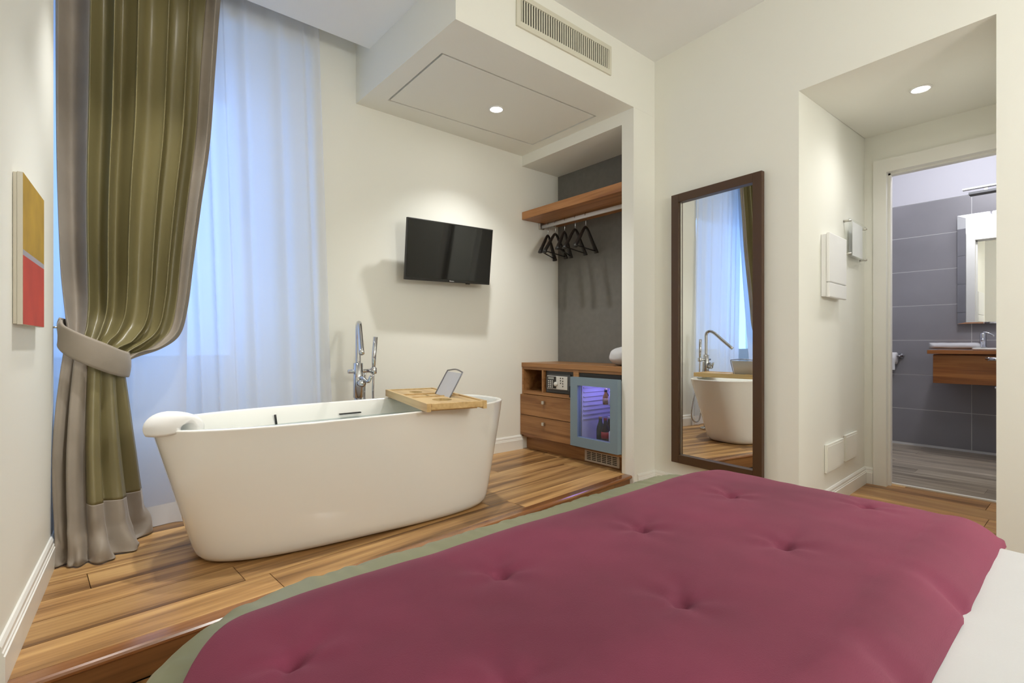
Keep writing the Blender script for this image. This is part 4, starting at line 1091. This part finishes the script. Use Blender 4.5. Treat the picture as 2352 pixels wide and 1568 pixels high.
# step lamp in the riser
sx = 2.05
sl_ = thing('step_lamp', (sx, off(sx, 0.018), 0.03), 'small round step lamp in the wooden riser below the bathtub', 'step lamp')
lathe('ring', [(0.014, off(sx, 0.018)), (0.020, off(sx, 0.018)), (0.019, off(sx, 0.014)), (0.014, off(sx, 0.014))], (sx, 0, 0.045), 'steel', sl_, 20, 'y')
lathe('lens', [(0.0135, off(sx, 0.018)), (0.0135, off(sx, 0.0148)), (0.0, off(sx, 0.0145))], (sx, 0, 0.045), 'stepglow', sl_, 20, 'y')

# ---------------------------------------------------------------- bed
bx0, bx1, by0, by1 = 0.05, 1.50, -1.38, 0.93
bd = thing('double_bed', (0.74, -0.2, 0.0), 'double bed with its foot towards the platform', 'bed')
for xx in (0.06, 1.42):
    for yy in (-1.28, 0.80): box('leg', (xx - 0.03, xx + 0.03), (yy - 0.03, yy + 0.03), (0.001, 0.10), 'frame', bd)

def sd_rrect(x, y, x0, x1, y0, y1, r):
    cx, cy = (x0 + x1) / 2, (y0 + y1) / 2
    qx, qy = abs(x - cx) - (x1 - x0) / 2 + r, abs(y - cy) - (y1 - y0) / 2 + r
    return min(max(qx, qy), 0) + math.hypot(max(qx, 0), max(qy, 0)) - r

def rrect(x0, x1, y0, y1, radii, n):
    """points and normals round a rounded rectangle; radii for corners (x1y0, x1y1, x0y1, x0y0)"""
    pts = []
    cs = [((x1 - radii[0], y0 + radii[0]), -90, radii[0]), ((x1 - radii[1], y1 - radii[1]), 0, radii[1]), ((x0 + radii[2], y1 - radii[2]), 90, radii[2]), ((x0 + radii[3], y0 + radii[3]), 180, radii[3])]
    raw = []
    for (c, a0, r) in cs:
        for k in range(17):
            a = math.radians(a0 + 90 * k / 16); raw.append((Vector((c[0] + r * math.cos(a), c[1] + r * math.sin(a))), Vector((math.cos(a), math.sin(a)))))
    # resample evenly
    seg = []; tot = 0
    for i in range(len(raw)):
        d = (raw[(i + 1) % len(raw)][0] - raw[i][0]).length; seg.append((tot, d)); tot += d
    out = []; i = 0
    for k in range(n):
        s = tot * k / n
        while i + 1 < len(seg) and seg[i + 1][0] <= s: i += 1
        t = (s - seg[i][0]) / max(seg[i][1], 1e-9); a, b = raw[i], raw[(i + 1) % len(raw)]
        out.append((a[0].lerp(b[0], t), a[1].lerp(b[1], t).normalized()))
    return out

prism('base', [tuple(p) for p, n in rrect(bx0 + 0.03, bx1 - 0.02, by0, by1 - 0.04, (0.05, 0.10, 0.26, 0.05), 80)], 0.10, 0.27, 'bedbase', bd)
prism('mattress', [tuple(p) for p, n in rrect(bx0 + 0.03, bx1 - 0.01, by0, by1 - 0.02, (0.06, 0.12, 0.27, 0.06), 120)], 0.271, 0.458, 'linen', bd)
# white duvet
ol = rrect(bx0, bx1 + 0.015, by0 + 0.01, 0.50, (0.08, 0.06, 0.06, 0.08), 260)
SZ = 0.492
rows_ = []
ctr = Vector(((bx0 + bx1) / 2, -0.38))
for f in [0.0] + [k / 30 for k in range(1, 31)]:
    row = []
    for p, n in ol:
        q = ctr.lerp(p, f ** 0.7)
        d = -sd_rrect(q.x, q.y, bx0, bx1 + 0.015, by0 + 0.01, 0.50, 0.06)
        z = SZ - 0.03 * max(0, 1 - d / 0.05) ** 2 + 0.006 * noise.noise((q.x * 4, q.y * 4, 0)) + 0.0035 * noise.noise((q.x * 13, q.y * 7, 2))
        row.append((q.x, q.y, z))
    rows_.append(row)
for dz, o_ in ((0.05, 0.008), (0.10, 0.012), (0.17, 0.014), (0.24, 0.012)):
    rows_.append([((p + n * o_).x, (p + n * o_).y + 0.0, SZ - 0.03 - dz if n.y < 0.5 else SZ - 0.03 - min(dz, 0.005)) for p, n in ol])
dv = grid_obj('white_duvet', rows_, 'linen', None, close=True)
tag(dv, 'white duvet on the bed, showing beyond the plum quilt', 'duvet')

# plum tufted quilt across the foot of the bed
qx0, qx1, qy0, qy1 = 0.052, 1.615, 0.150, 0.868
rad = (0.07, 0.10, 0.25, 0.08)
tufts = [(0.534, 0.671), (0.892, 0.640), (1.266, 0.630), (1.600, 0.600), (0.690, 0.422), (1.030, 0.408), (1.436, 0.379), (0.36, 0.44), (0.19, 0.66), (0.50, 0.20), (0.16, 0.25)]
edge_t = [(1.077, 0.150), (0.769, 0.150)]
def quilt_z(x, y):
    d = max(0.0, -sd_rrect(x, y, qx0, qx1, qy0, qy1, 0.10))
    z = 0.505 + 0.036 * (1 - max(0, 1 - d / 0.10) ** 2.2)
    if y < qy0 + 0.1 : z += 0.006 * math.sin(math.pi * min(1, (y - qy0) / 0.1))
    if x > qx1 - 0.28:
        k = (x - (qx1 - 0.28)) / 0.28; z -= 0.030 * k ** 2.2
    if x < 0.30:
        k = (0.30 - x) / 0.25; z -= 0.020 * k ** 2
    for tx, ty in tufts:
        r = math.hypot(x - tx, y - ty)
        z -= 0.015 * math.exp(-(r / 0.014) ** 2) + 0.010 * math.exp(-(r / 0.042) ** 1.2)
        a = math.atan2(y - ty, x - tx)
        z += 0.0016 * math.cos(5 * a + tx * 9) * math.exp(-((r - 0.045) / 0.03) ** 2)
    for tx, ty in edge_t:
        r = math.hypot((x - tx) * 1.4, (y - ty) * 0.7)
        z -= 0.018 * math.exp(-(r / 0.035) ** 2)
    z += 0.003 * noise.noise((x * 5, y * 5, 7)) + 0.0012 * noise.noise((x * 16, y * 16, 3))
    return z
ol = rrect(qx0, qx1, qy0, qy1, rad, 520)
qt = thing('plum_quilt', (0.85, 0.5, 0.48), 'plum velvet tufted quilt across the foot of the bed', 'quilt')
rows_ = []
x_a, x_b, y_m = qx0 + 0.36, qx1 - 0.36, (qy0 + qy1) / 2
NR = 110
for k in range(NR + 1):
    f = k / NR; row = []
    for p, n in ol:
        s = Vector((min(max(p.x, x_a), x_b), y_m)); q = s.lerp(p, f)
        row.append((q.x, q.y, quilt_z(q.x, q.y)))
    rows_.append(row)
last = rows_[-1]
r2, r3 = [], []
for (p, n), l_ in zip(ol, last):
    r2.append((p.x + n.x * 0.003, p.y + n.y * 0.003, l_[2] - 0.012)); r3.append((p.x - n.x * 0.01, p.y - n.y * 0.01, l_[2] - 0.022))
rows_ += [r2]
grid_obj('velvet_top', rows_, 'plum', qt, close=True)
# sage flange round foot and left side
fr = []
steps = [(0.0, 0.0), (0.12, 0.0), (0.35, 0.1), (0.6, 0.2), (0.8, 0.36), (0.93, 0.6), (1.0, 1.6), (1.02, 3.0)]
for (w_, d_) in steps:
    row = []
    for i, (p, n) in enumerate(ol):
        foot = max(0, n.y) ; left = max(0, -n.x); right = max(0, n.x); rear = max(0, -n.y)
        wd = 0.128 * foot + 0.010 * left + 0.020 * right + 0.002 * rear
        z0 = last[i][2] - 0.006
        z0 = min(z0, 0.497)
        dr_ = 0.030 * foot + 0.035 * left + 0.075 * right + 0.004 * rear
        rip = (0.005 * noise.noise((i * 0.35, 0, 0)) + 0.004 * noise.noise((i * 0.11, 0, 0))) * w_ * (foot + left)
        q = p + n * (wd * w_ - 0.004)
        row.append((q.x, q.y, z0 - dr_ * d_ * (0.6 + 0.4) + rip))
    fr.append(row)
grid_obj('sage_border', fr, 'oliveflange', qt, close=True)
for tx, ty in tufts[:7]:
    bm = bmesh.new(); zz = quilt_z(tx, ty)
    blathe(bm, [(0.0, zz + 0.0035), (0.004, zz + 0.003), (0.006, zz + 0.001), (0.005, zz - 0.002)], (tx, ty, 0), 12)
    mesh_obj('tuft', bm, 'plum', qt, True)
